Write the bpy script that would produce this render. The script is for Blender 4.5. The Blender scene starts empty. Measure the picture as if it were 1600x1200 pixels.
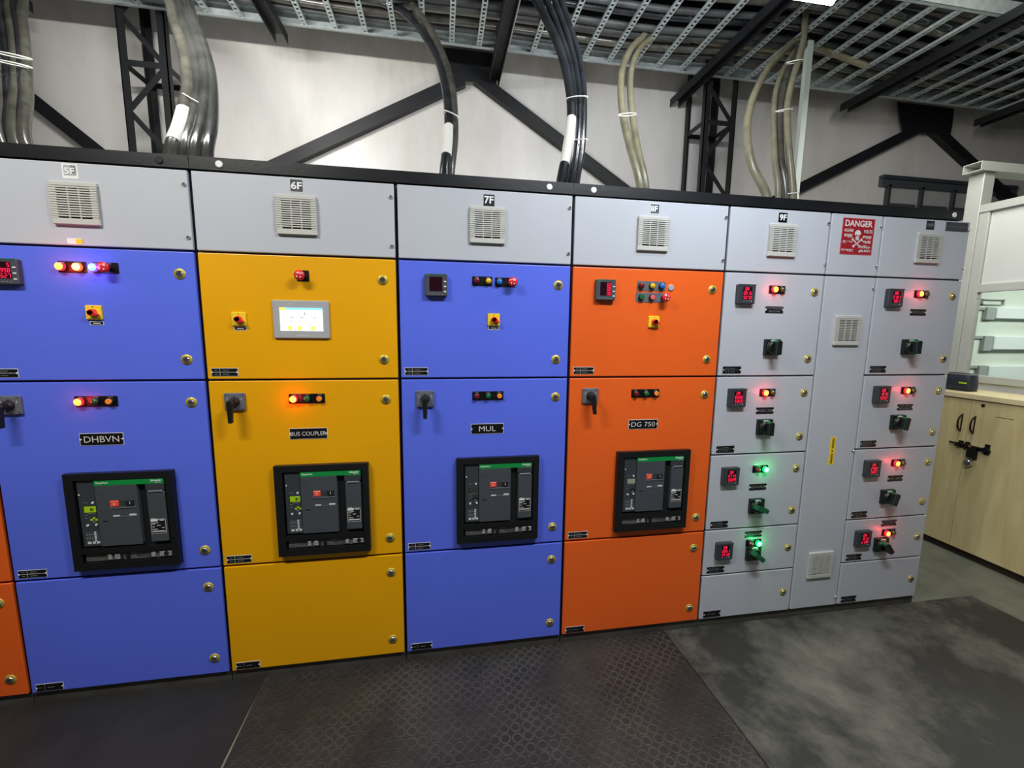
import bpy, math, random
from mathutils import Vector, Matrix
random.seed(7)
SC = bpy.context.scene
COL = SC.collection

# ---------------------------------------------------------------- camera
CP = Vector((0.18306860582065462, -1.9777445881530888, 1.675731306854483))
YAW, PITCH, ROLL, FPX = 0.16745596372239635, -0.1332438712345609, 0.012709944423290856, 661.4396666870997
FW = Vector((math.sin(YAW)*math.cos(PITCH), math.cos(YAW)*math.cos(PITCH), math.sin(PITCH)))
_r0 = Vector((math.cos(YAW), -math.sin(YAW), 0)); _u0 = _r0.cross(FW)
RT = _r0*math.cos(ROLL) + _u0*math.sin(ROLL)
UP = -_r0*math.sin(ROLL) + _u0*math.cos(ROLL)
cam = bpy.data.cameras.new('camera'); cam.sensor_width = 36; cam.lens = FPX/1600*36
cam.clip_start = 0.05; cam.clip_end = 60
co = bpy.data.objects.new('camera', cam); COL.objects.link(co)
co.matrix_world = Matrix(((RT.x, UP.x, -FW.x, CP.x), (RT.y, UP.y, -FW.y, CP.y), (RT.z, UP.z, -FW.z, CP.z), (0, 0, 0, 1)))
SC.camera = co

# ---------------------------------------------------------------- world, exposure
w = bpy.data.worlds.new('world'); SC.world = w; w.use_nodes = True
w.node_tree.nodes['Background'].inputs[0].default_value = (0.95, 0.95, 0.92, 1)
w.node_tree.nodes['Background'].inputs[1].default_value = 0.085
SC.view_settings.view_transform = 'Standard'; SC.view_settings.look = 'None'
SC.view_settings.gamma = 1; SC.view_settings.use_curve_mapping = False
SC.view_settings.exposure = 0.0

# lamps of the room and added fill lamps: (name, location, size x, size y, watts, colour, rotation)
def area(name, loc, sx, sy, watts, color, rot=(0, 0, 0), spread=180):
    l = bpy.data.lights.new(name, 'AREA'); l.shape = 'RECTANGLE'; l.size = sx; l.size_y = sy
    l.energy = watts; l.color = color; l.spread = math.radians(spread)
    o = bpy.data.objects.new(name, l); COL.objects.link(o); o.location = loc; o.rotation_euler = rot
    return o
BAT = [((-1.5, -1.55, 3.55), 78, (1.0, 0.97, 0.92)), ((1.30, -1.50, 3.50), 84, (0.90, 0.94, 1.0)),
       ((1.50, -0.45, 2.912), 6, (0.72, 0.82, 1.0)), ((-1.25, 0.45, 3.80), 46, (1.0, 0.985, 0.94)), ((1.55, 0.30, 3.80), 28, (0.93, 0.96, 1.0)), ((3.25, 0.20, 3.75), 46, (1.0, 0.98, 0.92))]  # last two are added fill: one for the wall, one for the partition
for i, (L, W_, c_) in enumerate(BAT):
    area('tube_or_fill_glow', (L[0], L[1]+(0.05 if i > 2 else 0), L[2]-0.04), 1.15 if i != 2 else 0.30, 0.05 if i != 2 else 0.08, W_, c_, (math.radians(75), 0, 0) if i in (3, 4) else (0, math.radians(-58), 0) if i == 5 else (0, 0, 0))
REAR_FILL = [(-1.25, 0.90, 2.345), (1.20, 0.90, 2.345)]  # unseen uplights added on the cubicle roofs to brighten the wall
for L in REAR_FILL: area('tube_or_fill_glow', (L[0], L[1], L[2]+0.055), 1.1, 0.05, 10, (1.0, 0.98, 0.92), (math.radians(152), 0, 0))
area('cabin_fill_light', (5.6, 0.1, 2.55), 1.1, 0.6, 46, (1.0, 0.98, 0.92))  # fill light added to brighten the office interior

# ---------------------------------------------------------------- helpers
def s2l(c):
    return tuple(((v/255)/12.92 if v/255 <= 0.04045 else ((v/255+0.055)/1.055)**2.4) for v in c)

def mat(name, rgb, rough=0.5, metal=0.0, emit=0.0, ecol=None, bump=0.0, bscale=300.0, var=0.0, vscale=3.0, spec=0.5, coat=0.0, alpha=None):
    m = bpy.data.materials.new(name); m.use_nodes = True
    nt = m.node_tree; b = nt.nodes['Principled BSDF']
    c = s2l(rgb)
    b.inputs['Base Color'].default_value = (*c, 1)
    b.inputs['Roughness'].default_value = rough; b.inputs['Metallic'].default_value = metal
    b.inputs['Specular IOR Level'].default_value = spec
    b.inputs['Coat Weight'].default_value = coat
    if emit:
        b.inputs['Emission Color'].default_value = (*(ecol or c), 1); b.inputs['Emission Strength'].default_value = emit
    tc = nt.nodes.new('ShaderNodeTexCoord')
    if bump:
        n = nt.nodes.new('ShaderNodeTexNoise'); n.inputs['Scale'].default_value = bscale; n.inputs['Detail'].default_value = 2
        bp = nt.nodes.new('ShaderNodeBump'); bp.inputs['Strength'].default_value = bump; bp.inputs['Distance'].default_value = 0.002
        nt.links.new(tc.outputs['Object'], n.inputs['Vector']); nt.links.new(n.outputs['Fac'], bp.inputs['Height'])
        nt.links.new(bp.outputs['Normal'], b.inputs['Normal'])
    if var:
        n = nt.nodes.new('ShaderNodeTexNoise'); n.inputs['Scale'].default_value = vscale; n.inputs['Detail'].default_value = 6
        r = nt.nodes.new('ShaderNodeValToRGB')
        r.color_ramp.elements[0].position = 0.35; r.color_ramp.elements[1].position = 0.68
        r.color_ramp.elements[0].color = (*[max(0, v*(1-var)) for v in c], 1); r.color_ramp.elements[1].color = (*[min(1, v*(1+var)) for v in c], 1)
        nt.links.new(tc.outputs['Object'], n.inputs['Vector']); nt.links.new(n.outputs['Fac'], r.inputs['Fac'])
        nt.links.new(r.outputs['Color'], b.inputs['Base Color'])
    return m

M = {}
M['blue'] = mat('blue_powder_coat', (88, 108, 222), 0.34, bump=0.12, bscale=420, var=0.03, vscale=2)
M['yellow'] = mat('yellow_powder_coat', (228, 162, 0), 0.34, bump=0.12, bscale=420, var=0.03, vscale=2)
M['orange'] = mat('orange_powder_coat', (230, 96, 30), 0.36, bump=0.2, bscale=420, var=0.03, vscale=2)
M['grey'] = mat('light_grey_powder_coat', (182, 185, 190), 0.34, bump=0.12, bscale=420, var=0.02, vscale=2)
M['navy'] = mat('navy_frame', (20, 20, 52), 0.45)
M['black'] = mat('black_paint', (17, 18, 21), 0.35, bump=0.15, bscale=60, var=0.3, vscale=6)
M['steelblack'] = mat('black_steel', (14, 16, 20), 0.55, var=0.35, vscale=4, bump=0.2, bscale=80)
M['plastic'] = mat('charcoal_plastic', (52, 56, 60), 0.45)
M['plasticd'] = mat('dark_plastic', (17, 18, 20), 0.4)
M['plasticm'] = mat('mid_grey_plastic', (66, 71, 76), 0.42)
M['rotplate'] = mat('grey_switch_plate', (96, 98, 104), 0.45)
M['vent'] = mat('beige_vent_plastic', (186, 185, 176), 0.45)
M['plinth'] = mat('plinth_grey', (66, 64, 58), 0.6, var=0.25, vscale=8)
M['dark'] = mat('dark_recess', (10, 11, 13), 0.7)
M['white'] = mat('white_plastic', (226, 226, 222), 0.4)
M['offwhite'] = mat('label_white', (205, 205, 200), 0.5)
M['dimwhite'] = mat('dim_label_ink', (120, 120, 122), 0.6)
M['labelblack'] = mat('label_black', (10, 10, 12), 0.35)
M['gold'] = mat('lock_ring', (196, 176, 70), 0.4, metal=0.35)
M['chrome'] = mat('chrome', (205, 207, 205), 0.18, metal=1)
M['gi'] = mat('galvanised_steel', (176, 186, 186), 0.42, metal=0.45, var=0.12, vscale=20)
M['green'] = mat('green_band', (10, 135, 60), 0.4)
M['dgreen'] = mat('switch_green', (12, 92, 52), 0.4)
M['red'] = mat('red_plastic', (214, 34, 40), 0.3)
M['redbtn'] = mat('red_button', (235, 82, 58), 0.35)
M['dred'] = mat('dark_red_lens', (105, 18, 30), 0.15, coat=0.5)
M['ylens'] = mat('yellow_lens', (222, 176, 20), 0.2, coat=0.5)
M['blens'] = mat('blue_lens', (22, 110, 200), 0.2, coat=0.5)
M['glens'] = mat('green_lens', (18, 100, 52), 0.2, coat=0.5)
M['glensd'] = mat('dim_green_lens', (52, 74, 34), 0.2, coat=0.5)
M['olens'] = mat('orange_lens', (244, 142, 50), 0.25, coat=0.4)
M['brlens'] = mat('dim_red_lens', (112, 52, 44), 0.2, coat=0.5)
M['salmon'] = mat('salmon_button', (220, 96, 92), 0.3)
M['yplate'] = mat('yellow_plate', (238, 200, 40), 0.4)
M['lcd'] = mat('lit_lcd', (150, 190, 10), 0.4, emit=0.10, ecol=(0.33, 0.55, 0.0))
M['lcdoff'] = mat('unlit_lcd', (52, 56, 50), 0.3)
M['lcdbeige'] = mat('pale_unlit_lcd', (150, 148, 128), 0.35)
M['screenred'] = mat('meter_window', (38, 10, 22), 0.15, spec=0.3)
M['digit'] = mat('red_digit', (255, 20, 60), 0.5, emit=2.2, ecol=(1.0, 0.012, 0.06))
M['hmigrey'] = mat('screen_bezel_grey', (165, 166, 166), 0.4)
M['hmiwhite'] = mat('lit_screen', (235, 240, 238), 0.3, emit=0.75, ecol=(0.85, 0.9, 0.88))
M['hmiblue'] = mat('screen_blue', (120, 205, 240), 0.3, emit=0.7, ecol=(0.28, 0.68, 0.9))
M['hmiyel'] = mat('screen_yellow', (235, 240, 90), 0.3, emit=0.7, ecol=(0.85, 0.9, 0.1))
M['hmiink'] = mat('screen_ink', (150, 160, 160), 0.5, emit=0.3, ecol=(0.4, 0.45, 0.45))
M['onred'] = mat('lit_red_core', (255, 200, 60), 0.3, emit=7, ecol=(1.0, 0.22, 0.02))
M['onredrim'] = mat('lit_red_rim', (255, 20, 30), 0.3, emit=2.5, ecol=(1.0, 0.01, 0.03))
M['onamb'] = mat('lit_amber_core', (255, 220, 90), 0.3, emit=7, ecol=(1.0, 0.45, 0.08))
M['onambrim'] = mat('lit_amber_rim', (255, 80, 20), 0.3, emit=2.5, ecol=(1.0, 0.10, 0.01))
M['onblu'] = mat('lit_blue_core', (90, 190, 255), 0.3, emit=5, ecol=(0.08, 0.35, 1.0))
M['onblurim'] = mat('lit_blue_rim', (120, 60, 255), 0.3, emit=2.5, ecol=(0.15, 0.05, 1.0))
M['ongrn'] = mat('lit_green_core', (120, 255, 190), 0.3, emit=6, ecol=(0.10, 1.0, 0.36))
M['ongrnrim'] = mat('lit_green_rim', (0, 220, 70), 0.3, emit=2.2, ecol=(0.0, 0.8, 0.12))
M['cable'] = mat('black_cable', (34, 36, 40), 0.22, bump=0.25, bscale=18, var=0.45, vscale=9, spec=0.7)
M['cablemid'] = mat('grey_black_cable', (56, 57, 55), 0.2, bump=0.2, bscale=18, var=0.4, vscale=7, spec=0.8)
M['cablegrey'] = mat('dusty_grey_cable', (74, 73, 66), 0.24, bump=0.25, bscale=18, var=0.3, vscale=9, spec=0.7)
M['cablebeige'] = mat('lit_beige_cable', (118, 114, 92), 0.32, bump=0.4, bscale=18, var=0.22, vscale=8)  # black sheath; the beige of lamp light is put into the colour
M['traycable'] = mat('dark_tray_cable', (58, 60, 60), 0.5, var=0.5, vscale=5)
M['tie'] = mat('white_cable_tie', (235, 235, 225), 0.4)
M['wood'] = mat('pale_laminate', (206, 190, 136), 0.42)
M['woodedge'] = mat('pale_laminate_edge', (222, 205, 160), 0.4)
M['darkwood'] = mat('dark_skirting', (40, 28, 20), 0.6)
M['alum'] = mat('aluminium_frame', (196, 198, 190), 0.4, metal=0.25)
M['board'] = mat('white_board', (205, 208, 202), 0.45)
M['mint'] = mat('pale_mint_paint', (205, 216, 206), 0.6)
M['paper'] = mat('white_panel', (214, 224, 224), 0.5)
M['greyp'] = mat('grey_bracket', (150, 156, 154), 0.5)
M['bag'] = mat('navy_nylon', (28, 34, 48), 0.6, bump=0.4, bscale=120)
M['lime'] = mat('lime_print', (170, 190, 30), 0.5)
M['bronze'] = mat('dark_bronze', (52, 40, 30), 0.35, metal=0.7)
M['ceil'] = mat('dark_ceiling', (96, 96, 104), 0.8, var=0.35, vscale=1.2)
M['lampwhite'] = mat('lamp_tube', (255, 255, 255), 0.5, emit=14, ecol=(0.85, 0.92, 1.0))
M['dred2'] = mat('danger_red', (150, 16, 30), 0.45)
M['ink'] = mat('black_ink', (30, 28, 20), 0.5)
M['smoke'] = mat('smoky_clear_plastic', (84, 84, 84), 0.15, coat=0.6, var=0.4, vscale=40)
M['clearwhite'] = mat('pale_clear_plastic', (150, 150, 146), 0.15, coat=0.6, var=0.3, vscale=60)
g = bpy.data.materials.new('window_glass'); g.use_nodes = True
_b = g.node_tree.nodes['Principled BSDF']; _b.inputs['Base Color'].default_value = (0.86, 0.95, 0.90, 1)
_b.inputs['Roughness'].default_value = 0.02; _b.inputs['Transmission Weight'].default_value = 1; _b.inputs['IOR'].default_value = 1.1
M['glass'] = g

# wall paint with grime that is thickest under the tray
def mat_wall():
    m = bpy.data.materials.new('painted_wall'); m.use_nodes = True; nt = m.node_tree; b = nt.nodes['Principled BSDF']
    b.inputs['Roughness'].default_value = 0.38
    tc = nt.nodes.new('ShaderNodeTexCoord')
    n1 = nt.nodes.new('ShaderNodeTexNoise'); n1.inputs['Scale'].default_value = 0.9; n1.inputs['Detail'].default_value = 8; n1.inputs['Roughness'].default_value = 0.65
    mp = nt.nodes.new('ShaderNodeMapping'); mp.inputs['Scale'].default_value = (1.6, 1, 0.5)
    nt.links.new(tc.outputs['Object'], mp.inputs['Vector']); nt.links.new(mp.outputs['Vector'], n1.inputs['Vector'])
    sep = nt.nodes.new('ShaderNodeSeparateXYZ'); nt.links.new(tc.outputs['Object'], sep.inputs[0])
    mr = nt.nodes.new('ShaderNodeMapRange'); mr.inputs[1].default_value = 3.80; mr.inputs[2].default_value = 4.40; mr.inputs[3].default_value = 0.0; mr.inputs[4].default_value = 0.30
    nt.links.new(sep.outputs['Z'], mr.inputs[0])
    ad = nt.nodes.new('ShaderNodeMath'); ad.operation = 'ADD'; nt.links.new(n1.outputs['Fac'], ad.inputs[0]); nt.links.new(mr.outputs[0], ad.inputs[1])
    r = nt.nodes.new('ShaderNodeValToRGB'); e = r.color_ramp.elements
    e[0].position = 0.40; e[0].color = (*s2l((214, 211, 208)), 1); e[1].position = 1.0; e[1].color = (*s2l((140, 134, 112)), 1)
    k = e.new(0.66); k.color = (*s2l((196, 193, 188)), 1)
    nt.links.new(ad.outputs[0], r.inputs['Fac']); nt.links.new(r.outputs['Color'], b.inputs['Base Color'])
    n2 = nt.nodes.new('ShaderNodeTexNoise'); n2.inputs['Scale'].default_value = 6; bp = nt.nodes.new('ShaderNodeBump'); bp.inputs['Strength'].default_value = 0.12; bp.inputs['Distance'].default_value = 0.02
    nt.links.new(tc.outputs['Object'], n2.inputs['Vector']); nt.links.new(n2.outputs['Fac'], bp.inputs['Height']); nt.links.new(bp.outputs['Normal'], b.inputs['Normal'])
    return m
M['wall'] = mat_wall()

def mat_dusty(name, dark, light, scale, lo, hi, rough=0.6, rings=0.0, ringcol=(90, 88, 80)):
    m = bpy.data.materials.new(name); m.use_nodes = True; nt = m.node_tree; b = nt.nodes['Principled BSDF']
    tc = nt.nodes.new('ShaderNodeTexCoord')
    n = nt.nodes.new('ShaderNodeTexNoise'); n.inputs['Scale'].default_value = scale; n.inputs['Detail'].default_value = 9; n.inputs['Roughness'].default_value = 0.72; n.inputs['Distortion'].default_value = 0.15
    nt.links.new(tc.outputs['Object'], n.inputs['Vector'])
    r = nt.nodes.new('ShaderNodeValToRGB'); r.color_ramp.elements[0].position = lo; r.color_ramp.elements[1].position = hi
    r.color_ramp.elements[0].color = (*s2l(dark), 1); r.color_ramp.elements[1].color = (*s2l(light), 1)
    nt.links.new(n.outputs['Fac'], r.inputs['Fac'])
    col = r.outputs['Color']
    n3 = nt.nodes.new('ShaderNodeTexNoise'); n3.inputs['Scale'].default_value = 160; n3.inputs['Detail'].default_value = 3
    nt.links.new(tc.outputs['Object'], n3.inputs['Vector'])
    hgt = n3.outputs['Fac']
    if rings:
        sc = nt.nodes.new('ShaderNodeVectorMath'); sc.operation = 'MULTIPLY'; sc.inputs[1].default_value = (1, 1, 0)
        nt.links.new(tc.outputs['Object'], sc.inputs[0])
        v = nt.nodes.new('ShaderNodeTexVoronoi'); v.feature = 'F1'; v.voronoi_dimensions = '2D'; v.inputs['Scale'].default_value = 21; v.inputs['Randomness'].default_value = 0.12
        nt.links.new(sc.outputs[0], v.inputs['Vector'])
        rr = nt.nodes.new('ShaderNodeValToRGB'); e = rr.color_ramp.elements
        e[0].position = 0.30; e[0].color = (0, 0, 0, 1); e[1].position = 0.38; e[1].color = (1, 1, 1, 1); k = e.new(0.44); k.color = (1, 1, 1, 1); k2 = e.new(0.52); k2.color = (0, 0, 0, 1)
        nt.links.new(v.outputs['Distance'], rr.inputs['Fac'])
        n4 = nt.nodes.new('ShaderNodeTexNoise'); n4.inputs['Scale'].default_value = 2.6; n4.inputs['Detail'].default_value = 5
        nt.links.new(tc.outputs['Object'], n4.inputs['Vector'])
        mr = nt.nodes.new('ShaderNodeMapRange'); mr.inputs[1].default_value = 0.42; mr.inputs[2].default_value = 0.62; mr.inputs[4].default_value = rings
        nt.links.new(n4.outputs['Fac'], mr.inputs[0])
        mu = nt.nodes.new('ShaderNodeMath'); mu.operation = 'MULTIPLY'; nt.links.new(rr.outputs['Color'], mu.inputs[0]); nt.links.new(mr.outputs[0], mu.inputs[1])
        mx = nt.nodes.new('ShaderNodeMixRGB'); mx.inputs['Color2'].default_value = (*s2l(ringcol), 1)
        nt.links.new(mu.outputs[0], mx.inputs['Fac']); nt.links.new(col, mx.inputs['Color1']); col = mx.outputs['Color']
        hgt = rr.outputs['Color']
    nt.links.new(col, b.inputs['Base Color'])
    b.inputs['Roughness'].default_value = rough
    bp = nt.nodes.new('ShaderNodeBump'); bp.inputs['Strength'].default_value = 0.35; bp.inputs['Distance'].default_value = 0.003
    nt.links.new(hgt, bp.inputs['Height']); nt.links.new(bp.outputs['Normal'], b.inputs['Normal'])
    return m
M['concrete'] = mat_dusty('concrete_floor', (92, 94, 80), (122, 124, 106), 3, 0.35, 0.7, 0.7)
M['matplain'] = mat_dusty('plain_rubber', (25, 24, 22), (42, 40, 37), 2.2, 0.40, 0.75)
M['matring'] = mat_dusty('ring_rubber', (30, 27, 24), (66, 61, 54), 1.7, 0.45, 0.85, rings=0.55, ringcol=(82, 78, 68))
M['matgrey'] = mat_dusty('dusty_lit_rubber', (42, 42, 38), (126, 123, 110), 1.4, 0.46, 0.76)  # pale tone is dust, made lighter to put the lit floor into the colour

def mat_wood():
    m = M['wood']; nt = m.node_tree; b = nt.nodes['Principled BSDF']
    tc = nt.nodes.new('ShaderNodeTexCoord'); mp = nt.nodes.new('ShaderNodeMapping'); mp.inputs['Scale'].default_value = (6, 6, 0.8)
    n = nt.nodes.new('ShaderNodeTexNoise'); n.inputs['Scale'].default_value = 4; n.inputs['Detail'].default_value = 8
    r = nt.nodes.new('ShaderNodeValToRGB'); r.color_ramp.elements[0].position = 0.3; r.color_ramp.elements[1].position = 0.7
    r.color_ramp.elements[0].color = (*s2l((196, 178, 124)), 1); r.color_ramp.elements[1].color = (*s2l((214, 199, 148)), 1)
    nt.links.new(tc.outputs['Object'], mp.inputs['Vector']); nt.links.new(mp.outputs['Vector'], n.inputs['Vector'])
    nt.links.new(n.outputs['Fac'], r.inputs['Fac']); nt.links.new(r.outputs['Color'], b.inputs['Base Color'])
mat_wood()

# ---- mesh builder: collects shapes with material names, links them as ONE mesh
class MB:
    def __init__(s): s.v = []; s.f = []; s.m = []; s.sm = []
    def add(s, vs, fs, m, smooth=False):
        o = len(s.v); s.v += [tuple(v) for v in vs]; s.f += [tuple(i+o for i in f) for f in fs]; s.m += [m]*len(fs); s.sm += [smooth]*len(fs)
    def box(s, x0, x1, y0, y1, z0, z1, m):
        s.add([(x0, y0, z0), (x1, y0, z0), (x1, y1, z0), (x0, y1, z0), (x0, y0, z1), (x1, y0, z1), (x1, y1, z1), (x0, y1, z1)],
              [(0, 3, 2, 1), (4, 5, 6, 7), (0, 1, 5, 4), (1, 2, 6, 5), (2, 3, 7, 6), (3, 0, 4, 7)], m)
        return s
    def prism(s, pts, y0, y1, m):                       # outline in x-z, seen from -y counter-clockwise
        n = len(pts); A = [(x, y0, z) for x, z in pts]; B = [(x, y1, z) for x, z in pts]
        s.add(A+B, [tuple(range(n)), tuple(reversed(range(n, 2*n)))] + [(i, i+n, (i+1) % n+n, (i+1) % n) for i in range(n)], m)
        return s
    def rbox(s, x0, x1, y0, y1, z0, z1, r, m, ch=0.0):   # rounded rectangle plate, front chamfer ch
        def ring(d):
            pts = []
            for cx, cz, a0 in ((x1-r, z0+r, -90), (x1-r, z1-r, 0), (x0+r, z1-r, 90), (x0+r, z0+r, 180)):
                for k in range(4):
                    a = math.radians(a0+30*k); pts.append((cx+(r-d)*math.cos(a), cz+(r-d)*math.sin(a)))
            return pts
        if ch <= 0: return s.prism(ring(0), y0, y1, m)
        a, b = ring(min(ch, r*0.99)), ring(0); n = len(a)
        s.add([(x, y0, z) for x, z in a]+[(x, y0+ch, z) for x, z in b]+[(x, y1, z) for x, z in b],
              [tuple(range(n))] + [(i, i+n, (i+1) % n+n, (i+1) % n) for i in range(n)] + [(i+n, i+2*n, (i+1) % n+2*n, (i+1) % n+n) for i in range(n)], m)
        return s
    def lathe(s, cx, cz, prof, m, seg=20, caps=True, smooth=True):   # profile (r, y) about the y axis
        vs = []; k = len(prof)
        for i in range(seg):
            a = 2*math.pi*i/seg
            for r, y in prof: vs.append((cx+r*math.cos(a), y, cz+r*math.sin(a)))
        fs = [(i*k+j, i*k+j+1, ((i+1) % seg)*k+j+1, ((i+1) % seg)*k+j) for i in range(seg) for j in range(k-1)]
        s.add(vs, fs, m, smooth)
        if caps:
            s.add([vs[i*k] for i in range(seg)], [tuple(range(seg))], m)
            s.add([vs[i*k+k-1] for i in range(seg)], [tuple(reversed(range(seg)))], m)
        return s
    def tube(s, pts, r, m, seg=10, closed=False):
        pts = [Vector(p) for p in pts]; n = len(pts); vs = []; ref = None
        rr = r if isinstance(r, (list, tuple)) else [r]*n
        for i, p in enumerate(pts):
            if closed: t = (pts[(i+1) % n]-pts[i-1])
            else: t = pts[min(i+1, n-1)]-pts[max(i-1, 0)]
            t.normalize()
            if ref is None: ref = t.orthogonal()
            ref = (ref - t*ref.dot(t)).normalized(); bi = t.cross(ref)
            for k in range(seg):
                a = 2*math.pi*k/seg; vs.append(p+ref*(rr[i]*math.cos(a))+bi*(rr[i]*math.sin(a)))
        R_ = n if closed else n-1
        fs = [(i*seg+k, i*seg+(k+1) % seg, ((i+1) % n)*seg+(k+1) % seg, ((i+1) % n)*seg+k) for i in range(R_) for k in range(seg)]
        s.add(vs, fs, m, True)
        if not closed:
            s.add(vs[:seg], [tuple(reversed(range(seg)))], m); s.add(vs[-seg:], [tuple(range(seg))], m)
        return s
    def beam(s, a, b, wx, wy, m, upv=(0, 1, 0)):          # square bar from a to b
        a, b = Vector(a), Vector(b); t = (b-a).normalized(); u = Vector(upv); u = (u-t*u.dot(t)).normalized(); q = t.cross(u)
        vs = [e+q*(sx*wx/2)+u*(sy*wy/2) for e in (a, b) for sx, sy in ((-1, -1), (1, -1), (1, 1), (-1, 1))]
        s.add(vs, [(0, 3, 2, 1), (4, 5, 6, 7), (0, 1, 5, 4), (1, 2, 6, 5), (2, 3, 7, 6), (3, 0, 4, 7)], m)
        return s
    def text(s, body, cx, cz, size, y, m, xs=1.0, fit=None, thick=0.0, roll=0.0):   # lettering facing -y, centred
        key = (body, thick > 0); T = TXT.get(key)
        if T is None:
            c = bpy.data.curves.new('lettering', 'FONT'); c.body = body; c.size = 1; c.extrude = 0; c.resolution_u = 3; c.offset = 0.028 if thick > 0 else 0
            o = bpy.data.objects.new('lettering', c); COL.objects.link(o)
            dg = bpy.context.evaluated_depsgraph_get(); dg.update()
            me = bpy.data.meshes.new_from_object(o.evaluated_get(dg))
            T = ([tuple(v.co) for v in me.vertices], [tuple(p.vertices) for p in me.polygons])
            bpy.data.objects.remove(o); bpy.data.curves.remove(c); bpy.data.meshes.remove(me); TXT[key] = T
        if not T[0]: return s
        x0 = min(v[0] for v in T[0]); x1 = max(v[0] for v in T[0]); z0 = min(v[1] for v in T[0]); z1 = max(v[1] for v in T[0])
        kz = size/(z1-z0); kx = kz*xs
        if fit: kx = fit/(x1-x0)
        ca, sa = math.cos(roll), math.sin(roll)
        out = []
        for v in T[0]:
            px, pz = (v[0]-(x0+x1)/2)*kx, (v[1]-(z0+z1)/2)*kz
            out.append((cx+px*ca-pz*sa, y, cz+px*sa+pz*ca))
        s.add(out, T[1], m)
        return s
    def mesh(s, name):
        me = bpy.data.meshes.new(name); me.from_pydata(s.v, [], s.f)
        names = []
        for k in s.m:
            if k not in names: names.append(k); me.materials.append(M[k])
        for p, k, q in zip(me.polygons, s.m, s.sm): p.material_index = names.index(k); p.use_smooth = q
        me.update(); return me
TXT = {}

def obj(name, mesh, parent=None, loc=(0, 0, 0), rot=(0, 0, 0), bevel=0.0):
    if isinstance(mesh, MB): mesh = mesh.mesh(name)
    o = bpy.data.objects.new(name, mesh); COL.objects.link(o); o.parent = parent; o.location = loc; o.rotation_euler = rot
    if bevel:
        b = o.modifiers.new('bevel', 'BEVEL'); b.width = bevel; b.segments = 2; b.limit_method = 'ANGLE'
    return o
def tag(o, label, cat, group=None, kind=None):
    o['label'] = label; o['category'] = cat
    if group: o['group'] = group
    if kind: o['kind'] = kind
    return o
def empty(name, label, cat, loc, group=None):
    o = bpy.data.objects.new(name, None); COL.objects.link(o); o.location = loc; o.empty_display_size = 0.1
    return tag(o, label, cat, group)
def struct(name, mb):
    o = obj(name, mb); o['kind'] = 'structure'; return o

# a pixel of the photo placed on the plane y = const / x = const / z = const of the real room
def ray(u, v): return FW + RT*((u-800)/FPX) + UP*((600-v)/FPX)
def py(u, v, y): d = ray(u, v); return CP + d*((y-CP.y)/d.y)
def px(u, v, x): d = ray(u, v); return CP + d*((x-CP.x)/d.x)
def pz(u, v, z): d = ray(u, v); return CP + d*((z-CP.z)/d.z)

# ================================================================ the setting
WALL = 2.52
struct('floor', MB().box(-6, 9, -5.5, WALL+0.2, -0.12, 0, 'concrete'))
struct('wall_back', MB().box(-6, 9, WALL, WALL+0.2, 0, 5.3, 'wall'))
struct('ceiling', MB().box(-6, 9, -5.5, WALL+0.2, 5.3, 5.45, 'ceil'))
struct('wall_right', MB().box(9, 9.2, -5.5, WALL+0.2, 0, 5.3, 'ceil'))
# high window in the back wall, right of the last cubicle
wf = MB(); a = py(1378, 272, WALL-0.03); X0 = a.x; X1 = 7.3; Zt = 3.50
wf.box(X0, X1, WALL-0.06, WALL, Zt-0.04, Zt, 'plastic').box(X0, X1, WALL-0.05, WALL, Zt-0.12, Zt-0.045, 'plasticm'); wf.box(X0, X1, WALL-0.05, WALL, 2.3, 2.38, 'steelblack')
for k in range(5):
    xk = X0+0.10+k*0.47
    wf.box(xk, xk+0.035, WALL-0.05, WALL, 2.3, Zt-0.1, 'plastic')
win = struct('window_1', wf)
for k in range(4):
    xk = X0+0.135+k*0.47
    obj('window_pane', MB().box(xk, xk+0.435, WALL-0.012, WALL-0.002, 2.38, Zt-0.12, 'hmigrey'), win)
    obj('window_pane_rail', MB().box(xk+0.04, xk+0.395, WALL-0.03, WALL-0.012, 3.16, 3.20, 'plasticm').box(xk+0.04, xk+0.07, WALL-0.03, WALL-0.012, 2.4, 3.16, 'plasticm').box(xk+0.365, xk+0.395, WALL-0.03, WALL-0.012, 2.4, 3.16, 'plasticm'), win)
# dark roof beams over the tray
for i, (yb, zb, h) in enumerate(((2.34, 4.60, 0.30), (1.35, 4.95, 0.22), (0.2, 4.95, 0.22))):
    b = MB().box(-6, 9, yb-0.08, yb+0.08, zb, zb+0.02, 'steelblack').box(-6, 9, yb-0.08, yb+0.08, zb+h-0.02, zb+h, 'steelblack').box(-6, 9, yb-0.01, yb+0.01, zb, zb+h, 'steelblack')
    struct('trim_%d' % (i+1), b)

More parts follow.
